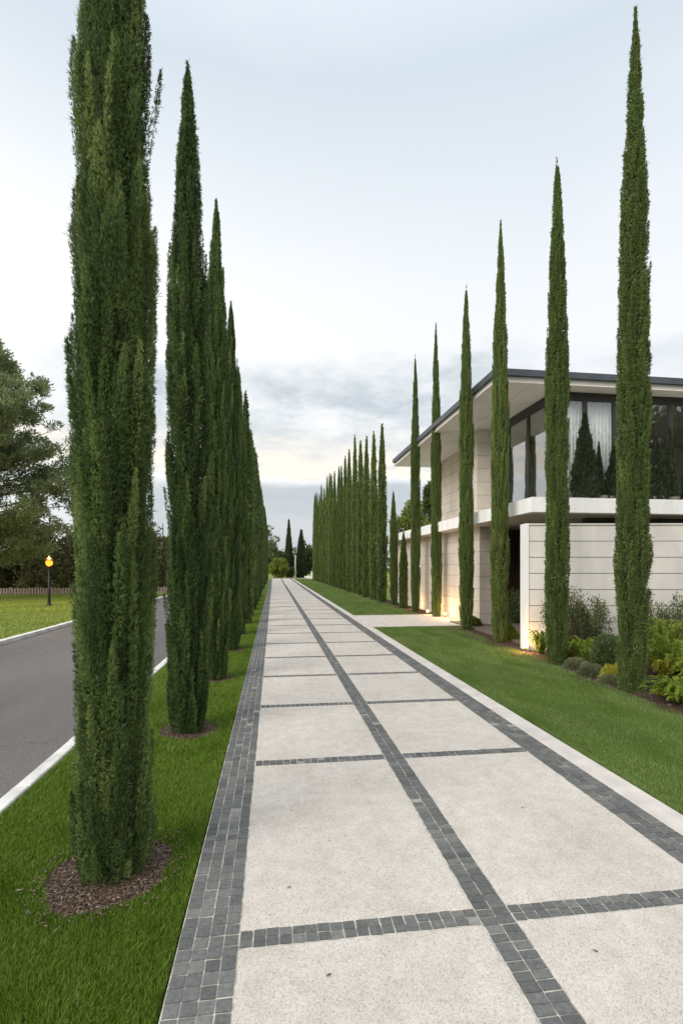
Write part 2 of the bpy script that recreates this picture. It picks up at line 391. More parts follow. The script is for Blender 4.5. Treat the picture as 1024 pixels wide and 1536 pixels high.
lowc = mixc(nt, 'MIX', sstep(cloud_noise(3, (1, 1, 6)), .35, .7), (.49, .53, .56), (.58, .60, .62))
col = mixc(nt, 'MIX', low, col, lowc)
col = mixc(nt, 'MIX', high, col, (.88, .89, .90))
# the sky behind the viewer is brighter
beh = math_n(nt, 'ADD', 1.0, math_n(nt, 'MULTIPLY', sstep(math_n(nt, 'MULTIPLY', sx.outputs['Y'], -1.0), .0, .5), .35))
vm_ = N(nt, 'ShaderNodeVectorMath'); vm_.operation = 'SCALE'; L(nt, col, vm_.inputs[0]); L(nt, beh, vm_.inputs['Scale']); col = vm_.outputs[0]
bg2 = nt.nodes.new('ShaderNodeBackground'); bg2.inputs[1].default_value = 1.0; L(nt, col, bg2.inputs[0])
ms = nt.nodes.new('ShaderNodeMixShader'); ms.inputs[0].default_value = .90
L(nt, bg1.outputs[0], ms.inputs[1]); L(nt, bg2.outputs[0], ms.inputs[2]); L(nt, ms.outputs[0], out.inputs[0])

scene.view_settings.view_transform = 'Standard'; scene.view_settings.look = 'None'
scene.view_settings.exposure = 0.32; scene.view_settings.gamma = 1.0
scene.cycles.max_bounces = 6; scene.cycles.transparent_max_bounces = 12

# ------------------------------------------------------------------ ground, road, path
def struct(o): o['kind'] = 'structure'; return o
struct(MB().box(-700, 700, -500, 900, -.60, -.10).build('ground', 'lawn_far'))
struct(MB().box(-5.86, -1.905, -40, 200, -.30, -.055).build('road', 'asphalt'))
for xa, xb, ye in ((-1.90, -1.79, 70), (-6.02, -5.87, 120)):
    kb = MB(); yy = -12.0
    while yy < ye:
        j = random.uniform(-.0025, .0025); kb.box(xa + j, xb + j, yy + .003, yy + .997, -.20, .028 + random.uniform(-.003, .003), .009); yy += 1.0
    struct(kb.build('kerb', 'curb'))
struct(MB().box(-60, -6.03, -20, 36, -.2, 0).build('far_lawn', 'lawn_far'))
struct(MB().box(-1.785, -.418, -6, 70, -.2, -.005).build('verge', 'lawn'))

XL0, XL1, XC0, XC1, XR0, XR1, XE = -.405, -.150, .945, 1.105, 2.220, 2.455, 2.660
YEND = 68.0
struct(MB().box(XL0 - .002, XR1 + .0, -4, YEND, -.2, .0172).build('path_bedding', 'grout'))
joints = [-1.9, .15, 2.225, 4.20, 5.90, 7.50, 9.05, 10.70, 12.30]
while joints[-1] < YEND - 2: joints.append(joints[-1] + 1.65)
JT = .105
mb = MB()
for a, b in zip(joints, joints[1:] + [YEND + .05]):
    for xa, xb in ((XL1, XC0), (XC1, XR0)):
        mb.box(xa + .006, xb - .006, a + JT / 2 + .004, b - JT / 2 - .004, -.1, .020, .004)
struct(mb.build('path', 'concrete'))
mb = MB(); y = -4.0
while y < YEND:
    mb.box(XR1 + .006, XE, y + .002, min(y + 3.3, YEND) - .002, -.1, .021, .005); y += 3.3
struct(mb.build('path_edging', 'edge_concrete'))

def cobbles(name, rects, seed):
    rng = np.random.default_rng(seed); VV = []; TT = []
    for (x0, x1, y0, y1, nx, ny) in rects:
        gx = np.linspace(x0, x1, nx + 1); gy = np.linspace(y0, y1, ny + 1)
        cx, cy = np.meshgrid((gx[1:] + gx[:-1]) / 2, (gy[1:] + gy[:-1]) / 2); cx = cx.ravel(); cy = cy.ravel(); n = len(cx)
        hx = (x1 - x0) / nx / 2 - rng.uniform(.0010, .0019, n); hy = (y1 - y0) / ny / 2 - rng.uniform(.0010, .0019, n)
        cx = cx + rng.normal(0, .0007, n); cy = cy + rng.normal(0, .0010, n)
        zt = .0215 + rng.normal(0, .0007, n); tx = rng.normal(0, .008, n); ty = rng.normal(0, .008, n); rot = rng.normal(0, .010, n)
        V = np.empty((n, 8, 3)); e = .0022
        for i, (sx_, sy_) in enumerate(((-1, -1), (1, -1), (1, 1), (-1, 1))):
            jx = rng.normal(0, .0007, n); jy = rng.normal(0, .0007, n)
            for k, ins in ((0, 0), (4, e)):
                px = sx_ * (hx - ins) + jx; py = sy_ * (hy - ins) + jy
                V[:, i + k, 0] = cx + px - rot * py; V[:, i + k, 1] = cy + py + rot * px
                V[:, i + k, 2] = 0.0 if k == 0 else zt + tx * px + ty * py
        t = np.clip(rng.normal(.42, .13, n) + (rng.random(n) < .035) * .45, 0, 1)
        VV.append(V.reshape(-1, 3)); TT.append(np.repeat(t, 8))
    V = np.concatenate(VV); T = np.concatenate(TT); n = len(V) // 8; b = (np.arange(n) * 8)[:, None]
    F = np.concatenate([b + np.array(q) for q in ((4, 5, 6, 7), (0, 1, 5, 4), (1, 2, 6, 5), (2, 3, 7, 6), (3, 0, 4, 7))])
    return struct(link(name, npmesh(name, V, F, ['slate'], T)))
cobbles('cobble_border', [(XL0, XL1, -2, YEND, 4, int((YEND + 2) / .0655))], 1)
cobbles('cobble_border', [(XR0, XR1, -2, YEND, 3, int((YEND + 2) / .062))], 2)
cobbles('cobble_strip', [(XC0, XC1, -2, YEND, 2, int((YEND + 2) / .052))], 3)
rj = []
for j in joints:
    for xa, xb in ((XL1, XC0), (XC1, XR0)): rj.append((xa + .004, xb - .004, j - JT / 2, j + JT / 2, 19, 2))
cobbles('cobble_strip', rj, 4)

# right lawns, walkway, beds
struct(MB().box(2.668, 4.62, -8, 13.28, -.2, .012).build('right_lawn', 'lawn'))
struct(MB().box(2.668, 4.75, 16.52, 68, -.2, .012).build('right_lawn', 'lawn'))
struct(MB().box(2.668, 5.60, 13.30, 16.50, -.2, .024, .006).build('walkway', 'edge_concrete'))
struct(MB().box(4.40, 12, -8, 13.28, -.2, .016).build('planting_bed', 'mulch'))
struct(MB().box(4.70, 5.62, 16.52, 68, -.2, .016).build('planting_bed', 'mulch'))
struct(MB().box(5.63, 40, 24.6, 68, -.2, .0).build('back_lawn', 'lawn_far'))
mb = MB(); x0 = 5.15
while x0 < 9.6:
    mb.box(x0, x0 + .138, 9.62, 14.18, -.1, .06, .004); x0 += .145
struct(mb.build('entry_deck', 'deck'))
# cross kerb closing the path end
struct(MB().box(-1.7, 4.6, YEND + .1, YEND + .3, -.2, .11, .02).build('kerb', 'joint'))

# ------------------------------------------------------------------ grass blades
def grass(name, mat, bands, keep, seed, hgt, label):
    """bands: (x0,x1,y0,y1,count,width,height scale)"""
    rng = np.random.default_rng(seed); Ps = []; Wd = []; H = []
    for (x0, x1, y0, y1, n, wd, hs) in bands:
        p = np.stack([rng.uniform(x0, x1, n), rng.uniform(y0, y1, n)], 1); p = p[keep(p)]
        Ps.append(p); Wd.append(np.full(len(p), wd)); H.append(np.full(len(p), hs))
    P = np.concatenate(Ps); Wd = np.concatenate(Wd) * rng.uniform(.7, 1.25, len(P)); n = len(P)
    # tufts: slow noise over the lawn drives height, lean and colour
    k = rng.normal(size=(14, 2)) * 7; ph = rng.uniform(0, 6.28, 14)
    f = np.sin(P @ k.T + ph).mean(1) * 1.9
    k2 = rng.normal(size=(10, 2)) * 1.3; f2 = np.sin(P @ k2.T + ph[:10]).mean(1) * 1.8
    if mat == 'grass_right': f2 = f2 * .7 + .75 * np.sin((P[:, 0] * 1.0 + P[:, 1] * .12) * 9.5 + 1.2 * np.sin(P[:, 1] * .9)) * (.6 + .4 * np.sin(P[:, 1] * 2.1 + P[:, 0]))
    h = hgt * np.concatenate(H) * np.clip(rng.normal(1, .24, n) + .22 * f + .12 * f2, .3, 1.8)
    az = rng.uniform(0, 2 * pi, n); ln = h * np.clip(rng.normal(.42, .22, n), .02, 1.1)
    dx = np.cos(az) * ln + .25 * h * np.sin(f * 2); dy = np.sin(az) * ln + .2 * h * np.cos(f * 3)
    fa = rng.uniform(0, 2 * pi, n); sx_ = np.cos(fa) * Wd / 2; sy_ = np.sin(fa) * Wd / 2
    V = np.zeros((n, 5, 3)); z0 = -.006
    V[:, 0] = np.stack([P[:, 0] - sx_, P[:, 1] - sy_, np.full(n, z0)], 1); V[:, 1] = np.stack([P[:, 0] + sx_, P[:, 1] + sy_, np.full(n, z0)], 1)
    mx = P[:, 0] + dx * .32; my = P[:, 1] + dy * .32
    V[:, 2] = np.stack([mx + sx_ * .75, my + sy_ * .75, h * .58], 1); V[:, 3] = np.stack([mx - sx_ * .75, my - sy_ * .75, h * .58], 1)
    V[:, 4] = np.stack([P[:, 0] + dx, P[:, 1] + dy, h * .96], 1)
    t = np.clip(rng.normal(.45, .17, n) + .13 * f + .16 * f2 + (rng.random(n) < .06) * .45, 0, 1)
    b = (np.arange(n) * 5)[:, None]
    F4 = b + np.array([0, 1, 2, 3]); F3 = b + np.array([3, 2, 4])
    return tag(link(name, npmesh(name, V.reshape(-1, 3), [F4, F3], [mat], np.repeat(t, 5))), label, 'grass', kind='stuff')

LEFT_X = -.85
left_y = [2.86, 5.20, 7.55, 10.15]
while left_y[-1] < 64: left_y.append(left_y[-1] + 2.35 if left_y[-1] < 20 else left_y[-1] + 2.6)
left_y = left_y[:24]
ring_c = [(LEFT_X - (.02 if i == 0 else 0), y - (.02 if i == 0 else 0), .32 if i == 0 else .28) for i, y in enumerate(left_y)]
rng0 = np.random.default_rng(5)
wobs = [(rng0.uniform(0, 6.28), rng0.uniform(0, 6.28)) for _ in ring_c]
def ring_r(i, a):
    return ring_c[i][2] * (1 + .06 * np.sin(2 * a + wobs[i][0]) + .04 * np.sin(5 * a + wobs[i][1]))
def keep_left(p):
    k = np.ones(len(p), bool)
    for i, (cx, cy, r) in enumerate(ring_c[:12]):
        d = p - np.array([cx, cy]); a = np.arctan2(d[:, 1], d[:, 0]); k &= np.hypot(d[:, 0], d[:, 1]) > ring_r(i, a)
    return k
grass('verge_grass', 'grass_near', [(-1.78, -.425, .9, 2.6, 120000, .0025, 1.0), (-1.78, -.425, 2.6, 4.2, 76000, .0032, 1.0),
      (-1.78, -.425, 4.2, 7, 52000, .0050, .95), (-1.78, -.425, 7, 12, 42000, .0085, .9), (-1.78, -.425, 12, 30, 36000, .018, .85),
      (-.455, -.418, .9, 8, 7000, .0035, .85)], keep_left, 11, .025, 'lush green mown grass on the verge around the left cypresses')
def bed_edge(y): return 4.47 + .045 * (y - 4) + .05 * np.sin(y * 1.7) + .03 * np.sin(y * 4.1 + 1)
def keep_right(p): return (p[:, 0] < bed_edge(p[:, 1])) & ((p[:, 1] < 13.26) | (p[:, 1] > 16.54))
def densify(p): return keep_right(p)
grass('lawn_grass', 'grass_right', [(2.672, 5.0, 2.6, 5, 80000, .0042, 1.0), (2.672, 5.0, 5, 8, 90000, .0055, 1.0), (2.672, 5.0, 8, 13.26, 80000, .009, .95),
      (2.672, 5.0, 16.54, 30, 50000, .017, .95), (2.672, 5.0, 30, 66, 40000, .035, 1.0), (2.664, 2.70, 2.6, 10, 16000, .005, 1.15)], keep_right, 12, .030,
      'green lawn along the right of the pale path')
def keep_all(p): return np.ones(len(p), bool)
grass('park_grass', 'grass_park', [(-22, -6.05, 9, 31.5, 110000, .018, 1.0)], keep_all, 13, .032, 'sunny green lawn beyond the grey road')['label'] = 'yellow-green lawn beyond the grey asphalt road'

# mulch rings + chips
def ring_mesh(i):
    cx, cy, r = ring_c[i]; n = 48; a = np.linspace(0, 2 * pi, n, endpoint=False); rr = ring_r(i, a) * 1.03
    V = [(0, 0, .012)]; F = []
    for k, (f, zz) in enumerate(((.4, .008), (.75, .003), (1.0, -.003))):
        for q in range(n): V.append((rr[q] * f * cos(a[q]), rr[q] * f * sin(a[q]), zz))
    for q in range(n):
        F.append((0, 1 + q, 1 + (q + 1) % n))
        for k in (0, 1): F.append((1 + k * n + q, 1 + (k + 1) * n + q, 1 + (k + 1) * n + (q + 1) % n, 1 + k * n + (q + 1) % n))
    me = bpy.data.meshes.new('mulch_ring'); me.from_pydata(V, [], F); me.materials.append(M['mulch'])
    struct(link('mulch_ring', me, loc=(cx, cy, 0)))
for i in range(10): ring_mesh(i)

def chips(name, pts, size, seed, label):
    rng = np.random.default_rng(seed); n = len(pts)
    az = rng.uniform(0, 2 * pi, n); D = np.stack([np.cos(az), np.sin(az), rng.normal(0, .18, n)], 1)
    up = np.stack([rng.normal(0, .35, n), rng.normal(0, .35, n), np.ones(n)], 1)
    V, F, T = leaves(pts, D, rng.uniform(.6, 1.9, n) * size, rng.uniform(.25, .55, n) * size, np.clip(rng.normal(.45, .25, n), 0, 1), rng, roll=up)
    return tag(link(name, npmesh(name, V, F, ['chip'], T)), label, 'mulch', kind='stuff')
pts = []
rng = np.random.default_rng(21)
for i, cnt in ((0, 5200), (1, 2600), (2, 1500), (3, 900), (4, 500)):
    a = rng.uniform(0, 2 * pi, cnt); u = np.sqrt(rng.random(cnt)); u = np.where(rng.random(cnt) < .05, rng.uniform(1.0, 1.3, cnt), u); rr = ring_r(i, a) * u * 1.02
    zz = np.interp(u, [0, .4, .75, 1.0, 1.05, 1.4], [.013, .009, .004, .001, .02, .024]) + rng.uniform(.002, .012, cnt)
    pts.append(np.stack([ring_c[i][0] + rr * np.cos(a), ring_c[i][1] + rr * np.sin(a), zz], 1))
chips('wood_mulch', np.concatenate(pts), .017, 22, 'brown bark mulch around the feet of the left cypresses')
n = 22000; p = np.stack([rng.uniform(4.3, 6.6, n), 4 + 9.2 * rng.random(n) ** 1.3], 1); p = p[p[:, 0] > bed_edge(p[:, 1]) - .04]
chips('bed_mulch', np.column_stack([p, rng.uniform(.018, .034, len(p))]), .030, 23, 'brown bark mulch in the planting bed before the stone wall')

# ------------------------------------------------------------------ cypresses
def prof_cyp(u, base=.74):
    return np.interp(u, [0, .03, .10, .2, .5, .62, .72, .82, .90, .95, .98, 1.0],
                     [base, .86, .96, 1.0, .99, .92, .78, .58, .40, .25, .13, .02])
def prof_cone(u, base=.8):
    return np.interp(u, [0, .06, .15, .3, .6, .85, 1.0], [base * .85, .95, 1.0, .93, .60, .24, .01])

def cypress_mesh(name, H, Rm, n_pl, n_sp, seed, mat, ll=.038, lw=.0075, prof=prof_cyp, plen=(.35, .95), thick=(.030, .052), zcut=None, side=True, stray=.03, out=.96, ain=(.52, .74), tv=.19, spread=.16):
    rng = np.random.default_rng(seed)
    # wandering silhouette
    kz = rng.uniform(.6, 2.2, 5); kp = rng.uniform(0, 6.28, 5); kf = rng.integers(0, 3, 5)
    def rad(zv, ph): return Rm * prof(np.clip(zv / H, 0, 1)) * (1 + .024 * np.sin(kz[None] * zv[:, None] * 2.2 + kp[None] + kf[None] * ph[:, None]).sum(1))
    zc = rng.uniform(-plen[1] * .75, H, n_pl * 4); wgt = prof(np.clip(zc / H, .1, 1)); sel = rng.random(len(zc)) < (wgt * .9 + .12); z0 = zc[sel][:n_pl]; n_pl = len(z0)
    phi = rng.uniform(0, 2 * pi, n_pl); pr = prof(np.clip(z0 / H, .08, 1))
    ell = rng.uniform(*plen, n_pl) * (.45 + .55 * pr); ell = np.minimum(ell, np.maximum(H * 1.012 - z0, .06))
    a_in = rng.uniform(*ain, n_pl); a_out = rng.uniform(out - spread, out + .05, n_pl)
    st = (rng.random(n_pl) < stray) & (z0 > .3 * H); a_out = np.where(st, a_out + rng.uniform(.10, .26, n_pl), a_out)
    th = rng.uniform(*thick, n_pl) * (.5 + .5 * pr) * np.where(st, .55, 1); drift = rng.normal(0, .10, n_pl); ptint = np.clip(rng.normal(.45, tv, n_pl), .02, 1)
    # density proportional to plume surface
    wq = ell * (th + .01); wq /= wq.sum(); idx = rng.choice(n_pl, n_sp, p=wq)
    t = rng.beta(1.15, 1.05, n_sp); psi = rng.uniform(0, 2 * pi, n_sp)
    zz = z0[idx] + ell[idx] * t; ph = phi[idx] + drift[idx] * t
    rr = rad(zz, ph) * (a_in[idx] + (a_out - a_in)[idx] * t ** .8)
    er = np.stack([np.cos(ph), np.sin(ph), np.zeros(n_sp)], 1); et = np.stack([-np.sin(ph), np.cos(ph), np.zeros(n_sp)], 1)
    aa = th[idx] * (np.clip(t, .02, 1) ** .45) * np.clip(1 - t, 0, 1) ** .62 * 1.75 * np.sqrt(rng.uniform(.15, 1, n_sp))
    off = er * np.cos(psi)[:, None] + et * np.sin(psi)[:, None]
    P = er * rr[:, None] + off * aa[:, None]; P[:, 2] = np.maximum(zz, .012)
    up = np.array([0, 0, 1.0])
    D = norm(up + off * .45 + er * .32 + rng.normal(0, .28, (n_sp, 3)))
    ln = ll * rng.uniform(.65, 1.35, n_sp); wd = lw * rng.uniform(.75, 1.3, n_sp)
    hair = rng.random(n_sp) < .07; ln = np.where(hair, ln * 2.1, ln); wd = np.where(hair, wd * .75, wd); D = norm(D + er * (hair * .22)[:, None])
    tint = ptint[idx] * .75 + rng.normal(.12, .11, n_sp)
    ok = zz > .02; P, D, ln, wd, tint = P[ok], D[ok], ln[ok], wd[ok], tint[ok]; n_sp = len(P)
    nf = n_sp // 6; zf = rng.uniform(.02, H * .99, nf); pf = rng.uniform(0, 2 * pi, nf); rf = rad(zf, pf) * rng.uniform(ain[0], ain[0] + .2, nf)
    ef = np.stack([np.cos(pf), np.sin(pf), np.zeros(nf)], 1); Pf = ef * rf[:, None]; Pf[:, 2] = zf
    P = np.concatenate([P, Pf]); D = np.concatenate([D, norm(up + ef * .4 + rng.normal(0, .35, (nf, 3)))])
    ln = np.concatenate([ln, ll * 1.3 * rng.uniform(.7, 1.3, nf)]); wd = np.concatenate([wd, lw * 1.5 * rng.uniform(.8, 1.3, nf)]); tint = np.concatenate([tint, rng.normal(.42, .16, nf)]); n_sp = len(P)
    P = P - D * (ln * .4)[:, None]; P[:, 2] = np.maximum(P[:, 2], .004)
    A = [P]; B = [D]; C = [ln]; W = [wd]; T = [tint]
    if side:
        for s in (-1, 1):
            sd = norm(np.cross(D, rng.normal(size=(n_sp, 3))))
            A.append(P + D * (ln * rng.uniform(.15, .5, n_sp))[:, None]); B.append(norm(D + s * sd * .75)); C.append(ln * .62); W.append(wd * .85); T.append(tint + .05)
    A = np.concatenate(A); B = np.concatenate(B); C = np.concatenate(C); W = np.concatenate(W); T = np.concatenate(T)
    V, F, T = leaves(A, B, C, W, T, rng)
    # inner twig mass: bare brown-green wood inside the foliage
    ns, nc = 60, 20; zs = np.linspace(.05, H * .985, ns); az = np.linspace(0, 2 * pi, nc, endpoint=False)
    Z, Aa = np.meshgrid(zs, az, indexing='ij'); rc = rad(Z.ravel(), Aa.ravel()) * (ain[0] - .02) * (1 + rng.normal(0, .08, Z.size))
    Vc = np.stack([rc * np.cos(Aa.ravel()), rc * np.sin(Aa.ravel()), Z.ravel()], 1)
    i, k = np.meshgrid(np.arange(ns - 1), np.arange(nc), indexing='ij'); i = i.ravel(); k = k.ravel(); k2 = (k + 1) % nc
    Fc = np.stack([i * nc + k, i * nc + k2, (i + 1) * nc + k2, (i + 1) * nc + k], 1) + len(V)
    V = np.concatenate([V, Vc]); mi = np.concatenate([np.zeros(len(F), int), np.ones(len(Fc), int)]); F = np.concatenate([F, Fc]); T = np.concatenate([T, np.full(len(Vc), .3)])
    return npmesh(name, V, F, [mat, 'inner'], T, mi)

trunk_mb = MB().tube([(0, 0, -.05), (.006, 0, .12), (0, .008, 1.5), (0, 0, 5.4)], [.058, .046, .034, .01], 9)
me_trunk = bpy.data.meshes.new('trunk'); me_trunk.from_pydata(trunk_mb.v, [], trunk_mb.f); me_trunk.materials.append(M['bark'])

def cypress(loc, me, label, group, scale=(1, 1, 1), rz=0.0, tilt=(0, 0), cat='cypress'):
    o = empty('cypress_tree', loc, label, cat, group); o.scale = scale; o.rotation_euler = (tilt[0], tilt[1], rz)
    link('trunk', me_trunk, o); link('crown', me, o)
    return o

HL, HR = 6.72, 9.1
me_L1 = cypress_mesh('crown_broad', HL, .222, 520, 250000, 101, 'cypress', ll=.025, lw=.0038, plen=(.32, .85), thick=(.024, .046), stray=.03, ain=(.50, .72), tv=.29, spread=.25)
me_L = [cypress_mesh('crown_left', HL, .226, 520, 90000, 110 + i, 'cypress', ll=.033, lw=.0064, plen=(.30, .80), thick=(.022, .042), stray=.02, ain=(.50, .72), tv=.22, spread=.2) for i in range(2)]
me_Lf = cypress_mesh('crown_left_far', HL, .235, 300, 9000, 120, 'cypress', ll=.085, lw=.022, plen=(.4, .9), thick=(.03, .055), stray=.02)
me_R = [cypress_mesh('crown_slim', HR, .192, 760, 82000, 130 + i, 'cypress_slim', ll=.035, lw=.0082, plen=(.25, .65), thick=(.018, .034), stray=.012) for i in range(2)]
me_Rf = cypress_mesh('crown_slim_far', HR, .205, 400, 10000, 140, 'cypress_slim', ll=.095, lw=.024, plen=(.4, .9), thick=(.025, .045), stray=.01)

GL, GR = 'cypresses in the row left of the path', 'slender cypresses in the row right of the path'
ordn = ['first', 'second', 'third', 'fourth', 'fifth', 'sixth', 'seventh', 'eighth', 'ninth', 'tenth', 'eleventh', 'twelfth', 'thirteenth', 'fourteenth', 'fifteenth', 'sixteenth',
        'seventeenth', 'eighteenth', 'nineteenth', 'twentieth', 'twenty-first', 'twenty-second', 'twenty-third', 'twenty-fourth']
left_lab = ['broadest nearest cypress in a mulch ring by the road, top beyond the picture',
            'tall pointed cypress standing just behind the broadest nearest one',
            'third cypress of the left row, top peeking out beside the tall pointed one']
lh = [1.02, .985, 1.04, 1.02, .965, 1.0, .98, 1.02]
for i, y in enumerate(left_y):
    me = me_L1 if i == 0 else (me_L[i % 2] if i < 5 else me_Lf)
    if i < 3: lab = left_lab[i]
    elif i < 9: lab = ordn[i] + ' cypress from the camera in the overlapping left row'
    else: lab = 'dark cypress merging into the far end of the overlapping left row'
    s = random.uniform(.97, 1.06); h = lh[i] if i < len(lh) else random.uniform(.96, 1.04)
    if i == 0: s = 1.0
    if i >= 9: s = 1.05; h = random.uniform(1.0, 1.08)
    cypress((LEFT_X + (random.uniform(-.03, .03) if i > 4 else 0), y, -.005), me, lab, GL, (s, s, h), rz=i * 2.39, tilt=(random.uniform(-.004, .004), random.uniform(-.004, .004)))

right = [(4.66, 6.00, 8.90, 1.06), (4.72, 7.85, 8.44, 1.02), (4.88, 10.35, 9.10, 1.02), (4.96, 12.45, 8.88, 1.02), (5.27, 15.75, 9.5, .95), (5.12, 17.65, 9.3, .95),
         (5.10, 19.3, 3.05, .98), (5.10, 20.9, 4.9, .98), (5.00, 22.8, 8.2, 1.12), (4.98, 24.7, 8.35, 1.1), (4.95, 26.6, 8.6, 1.1)]
y = 28.5
while len(right) < 27:
    right.append((4.95 + random.uniform(-.06, .06), y, random.uniform(8.7, 9.7) + .025 * (y - 28), random.uniform(1.0, 1.2))); y += 1.95 if y < 40 else 2.3
right_lab = ['thick slender cypress nearest the camera on the right, rising beside lime ferns',
             'slim cypress crossing the free end of the grooved garden wall',
             'slim cypress standing before the dark house entry',
             'slim cypress just right of the warm ground lights, before the stone wall',
             'slim cypress with warm glowing ground lights at both sides of its foot',
             'slim cypress left of the ground lights, under the roof tip of the house',
             'shortest cypress, topping out under the white balcony slab',
             'half-height cypress before the far end of the house slab']
for i, (x, y, h, s) in enumerate(right):
    me = me_R[i % 2] if i < 8 else me_Rf
    if i < 8: lab = right_lab[i]
    elif i == 8: lab = 'tall cypress covering the far end of the low house slab'
    else: lab = 'slim cypress, %s in the right row beyond the end of the house' % ordn[i - 8] if i < 19 else 'slim dark cypress merging into the farthest end of the right row'
    cypress((x, y, 0), me, lab, GR, (s, s, h / HR), rz=i * 1.93, tilt=(random.uniform(-.004, .004), .006 if i == 0 else random.uniform(-.003, .004)))

# two broad cones beyond the path and terrace conifers
me_cone = cypress_mesh('crown_cone', 9.4, 1.0, 420, 14000, 150, 'far_cone', ll=.30, lw=.09, prof=prof_cone, plen=(.8, 1.9), thick=(.10, .17), stray=.01)
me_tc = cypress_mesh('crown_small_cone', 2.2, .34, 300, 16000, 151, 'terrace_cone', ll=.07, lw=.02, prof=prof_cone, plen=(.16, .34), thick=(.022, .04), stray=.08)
cypress((2.45, 80.5, -.1), me_cone, 'taller of the two dark cone cypresses beyond the path end', 'cone cypresses beyond the path end', (.78, .78, .98))
cypress((4.35, 79, -.1), me_cone, 'shorter wider one of the two dark cone cypresses beyond the path end', 'cone cypresses beyond the path end', (1.0, 1.0, .80), rz=2)

# ------------------------------------------------------------------ broad trees and shrubs
def blob_tree(name, loc, label, cat, H, rx, zc0, mat, n_cl, n_lf, lsize, seed, group=None, trunk=True, rcl=.30, squash=1.0, shape='round', droop=0.0):
    rng = np.random.default_rng(seed)
    o = empty(name, loc, label, cat, group)
    zc = (H + zc0) / 2; rz = (H - zc0) / 2
    v = norm(rng.normal(size=(n_cl, 3))); rad = rng.uniform(.35, 1.0, n_cl) ** .6
    C = v * rad[:, None] * np.array([rx, rx, rz]) * (1 - rcl * .7)
    if shape == 'cone':
        u = rng.random(n_cl) ** 1.15; a = rng.uniform(0, 2 * pi, n_cl)
        rr = rx * np.interp(u, [0, .12, .3, .55, .8, 1], [.7, .95, 1.0, .82, .5, .12]) * rng.uniform(.25, .95, n_cl) ** .6
        C = np.stack([rr * np.cos(a), rr * np.sin(a), (u * 2 - 1) * rz], 1)
    C[:, 2] += zc
    cr = rng.uniform(.55, 1.25, n_cl) * rcl * min(rx, rz) * np.where(rng.random(n_cl) < .3, .6, 1)
    ct = np.clip(rng.normal(.45, .17, n_cl), 0, 1)
    idx = rng.choice(n_cl, n_lf, p=cr ** 2 / (cr ** 2).sum())
    d = norm(rng.normal(size=(n_lf, 3))); P = C[idx] + d * (cr[idx] * rng.uniform(.25, 1.08, n_lf) ** .55)[:, None] * np.array([1, 1, .72 * squash])
    P[:, 2] = np.maximum(P[:, 2], .05)
    D = norm(d + rng.normal(0, .7, (n_lf, 3)) + np.array([0, 0, .25 - droop]))
    V, F, T = leaves(P, D, lsize * rng.uniform(.6, 1.4, n_lf), lsize * rng.uniform(.3, .6, n_lf), ct[idx] * .7 + rng.normal(.15, .13, n_lf), rng)
    link('crown', npmesh('crown', V, F, [mat], T), o)
    mb = MB(); tr = max(.02, H * .018)
    if trunk:
        mb.tube([(0, 0, -.1), (tr * .5, 0, H * .25), (0, tr, H * .6), (0, 0, H * .9)], [tr * 1.3, tr, tr * .6, tr * .2], 8)
    order = np.argsort(-cr)[:14]
    for k in order:
        c = C[k]; zb = max(.02, c[2] * rng.uniform(.35, .7)) if trunk else 0.0
        mb.tube([(0, 0, zb), (c[0] * .45, c[1] * .45, zb + (c[2] - zb) * .35), tuple(c)], [tr * .42, tr * .28, tr * .1], 6)
    mb.build('trunk' if trunk else 'stem', 'bark', o)
    return o

def pine(loc, label, H, seed):
    """big pine: sweeping branches carrying needle clouds with sky gaps"""
    rng = np.random.default_rng(seed); o = empty('pine_tree', loc, label, 'pine tree')
    mb = MB().tube([(0, 0, -.1), (.15, .1, H * .3), (-.05, .1, H * .65), (.05, 0, H * .97)], [.32, .25, .16, .03], 10)
    mb.build('trunk', 'bark', o)
    br = MB(); C = []; S = []
    for k in range(120):
        u = (k + rng.random()) / 120; hz = H * (.13 + .84 * u); az = k * 2.4 + rng.normal(0, .35)
        ln = 5.2 * np.interp(u, [0, .15, .35, .6, .85, 1], [.75, .92, 1.0, .78, .45, .12]) * rng.uniform(.72, 1.06)
        rise = rng.uniform(.18, .42) + .3 * u
        pts = [np.array([0, 0, hz])]
        for s in (.35, .7, 1.0):
            pts.append(np.array([cos(az) * ln * s, sin(az) * ln * s, hz + ln * rise * s ** 1.5]) + rng.normal(0, .10, 3) * ln * .2)
        br.tube(pts, [.06, .04, .025, .01], 5)
        m = int(5 + ln * 2.6)
        for q in range(m):
            s = rng.uniform(.30, 1.05); p = np.array([np.interp(s, [0, .35, .7, 1.05], [pts[i][j] for i in range(4)]) for j in range(3)])
            C.append(p + rng.normal(0, .16, 3) * (0.6 + ln * .32) * np.array([1, 1, .55])); S.append(rng.uniform(.22, .50))
    br.build('branches', 'bark', o)
    C = np.array(C); S = np.array(S); n = 120000; idx = rng.choice(len(C), n, p=S ** 2 / (S ** 2).sum())
    ct = np.clip(rng.normal(.45, .18, len(C)), 0, 1); d = norm(rng.normal(size=(n, 3)))
    P = C[idx] + d * (S[idx] * rng.random(n) ** .5)[:, None] * np.array([1, 1, .6])
    D = norm(d * .8 + np.array([0, 0, .5]) + rng.normal(0, .4, (n, 3)) + .5 * norm(C[idx] * np.array([1, 1, 0])))
    V, F, T = leaves(P, D, rng.uniform(.13, .26, n), rng.uniform(.04, .085, n), ct[idx] * .7 + rng.normal(.15, .12, n), rng)
    link('crown', npmesh('crown', V, F, ['pine'], T), o)
    return o

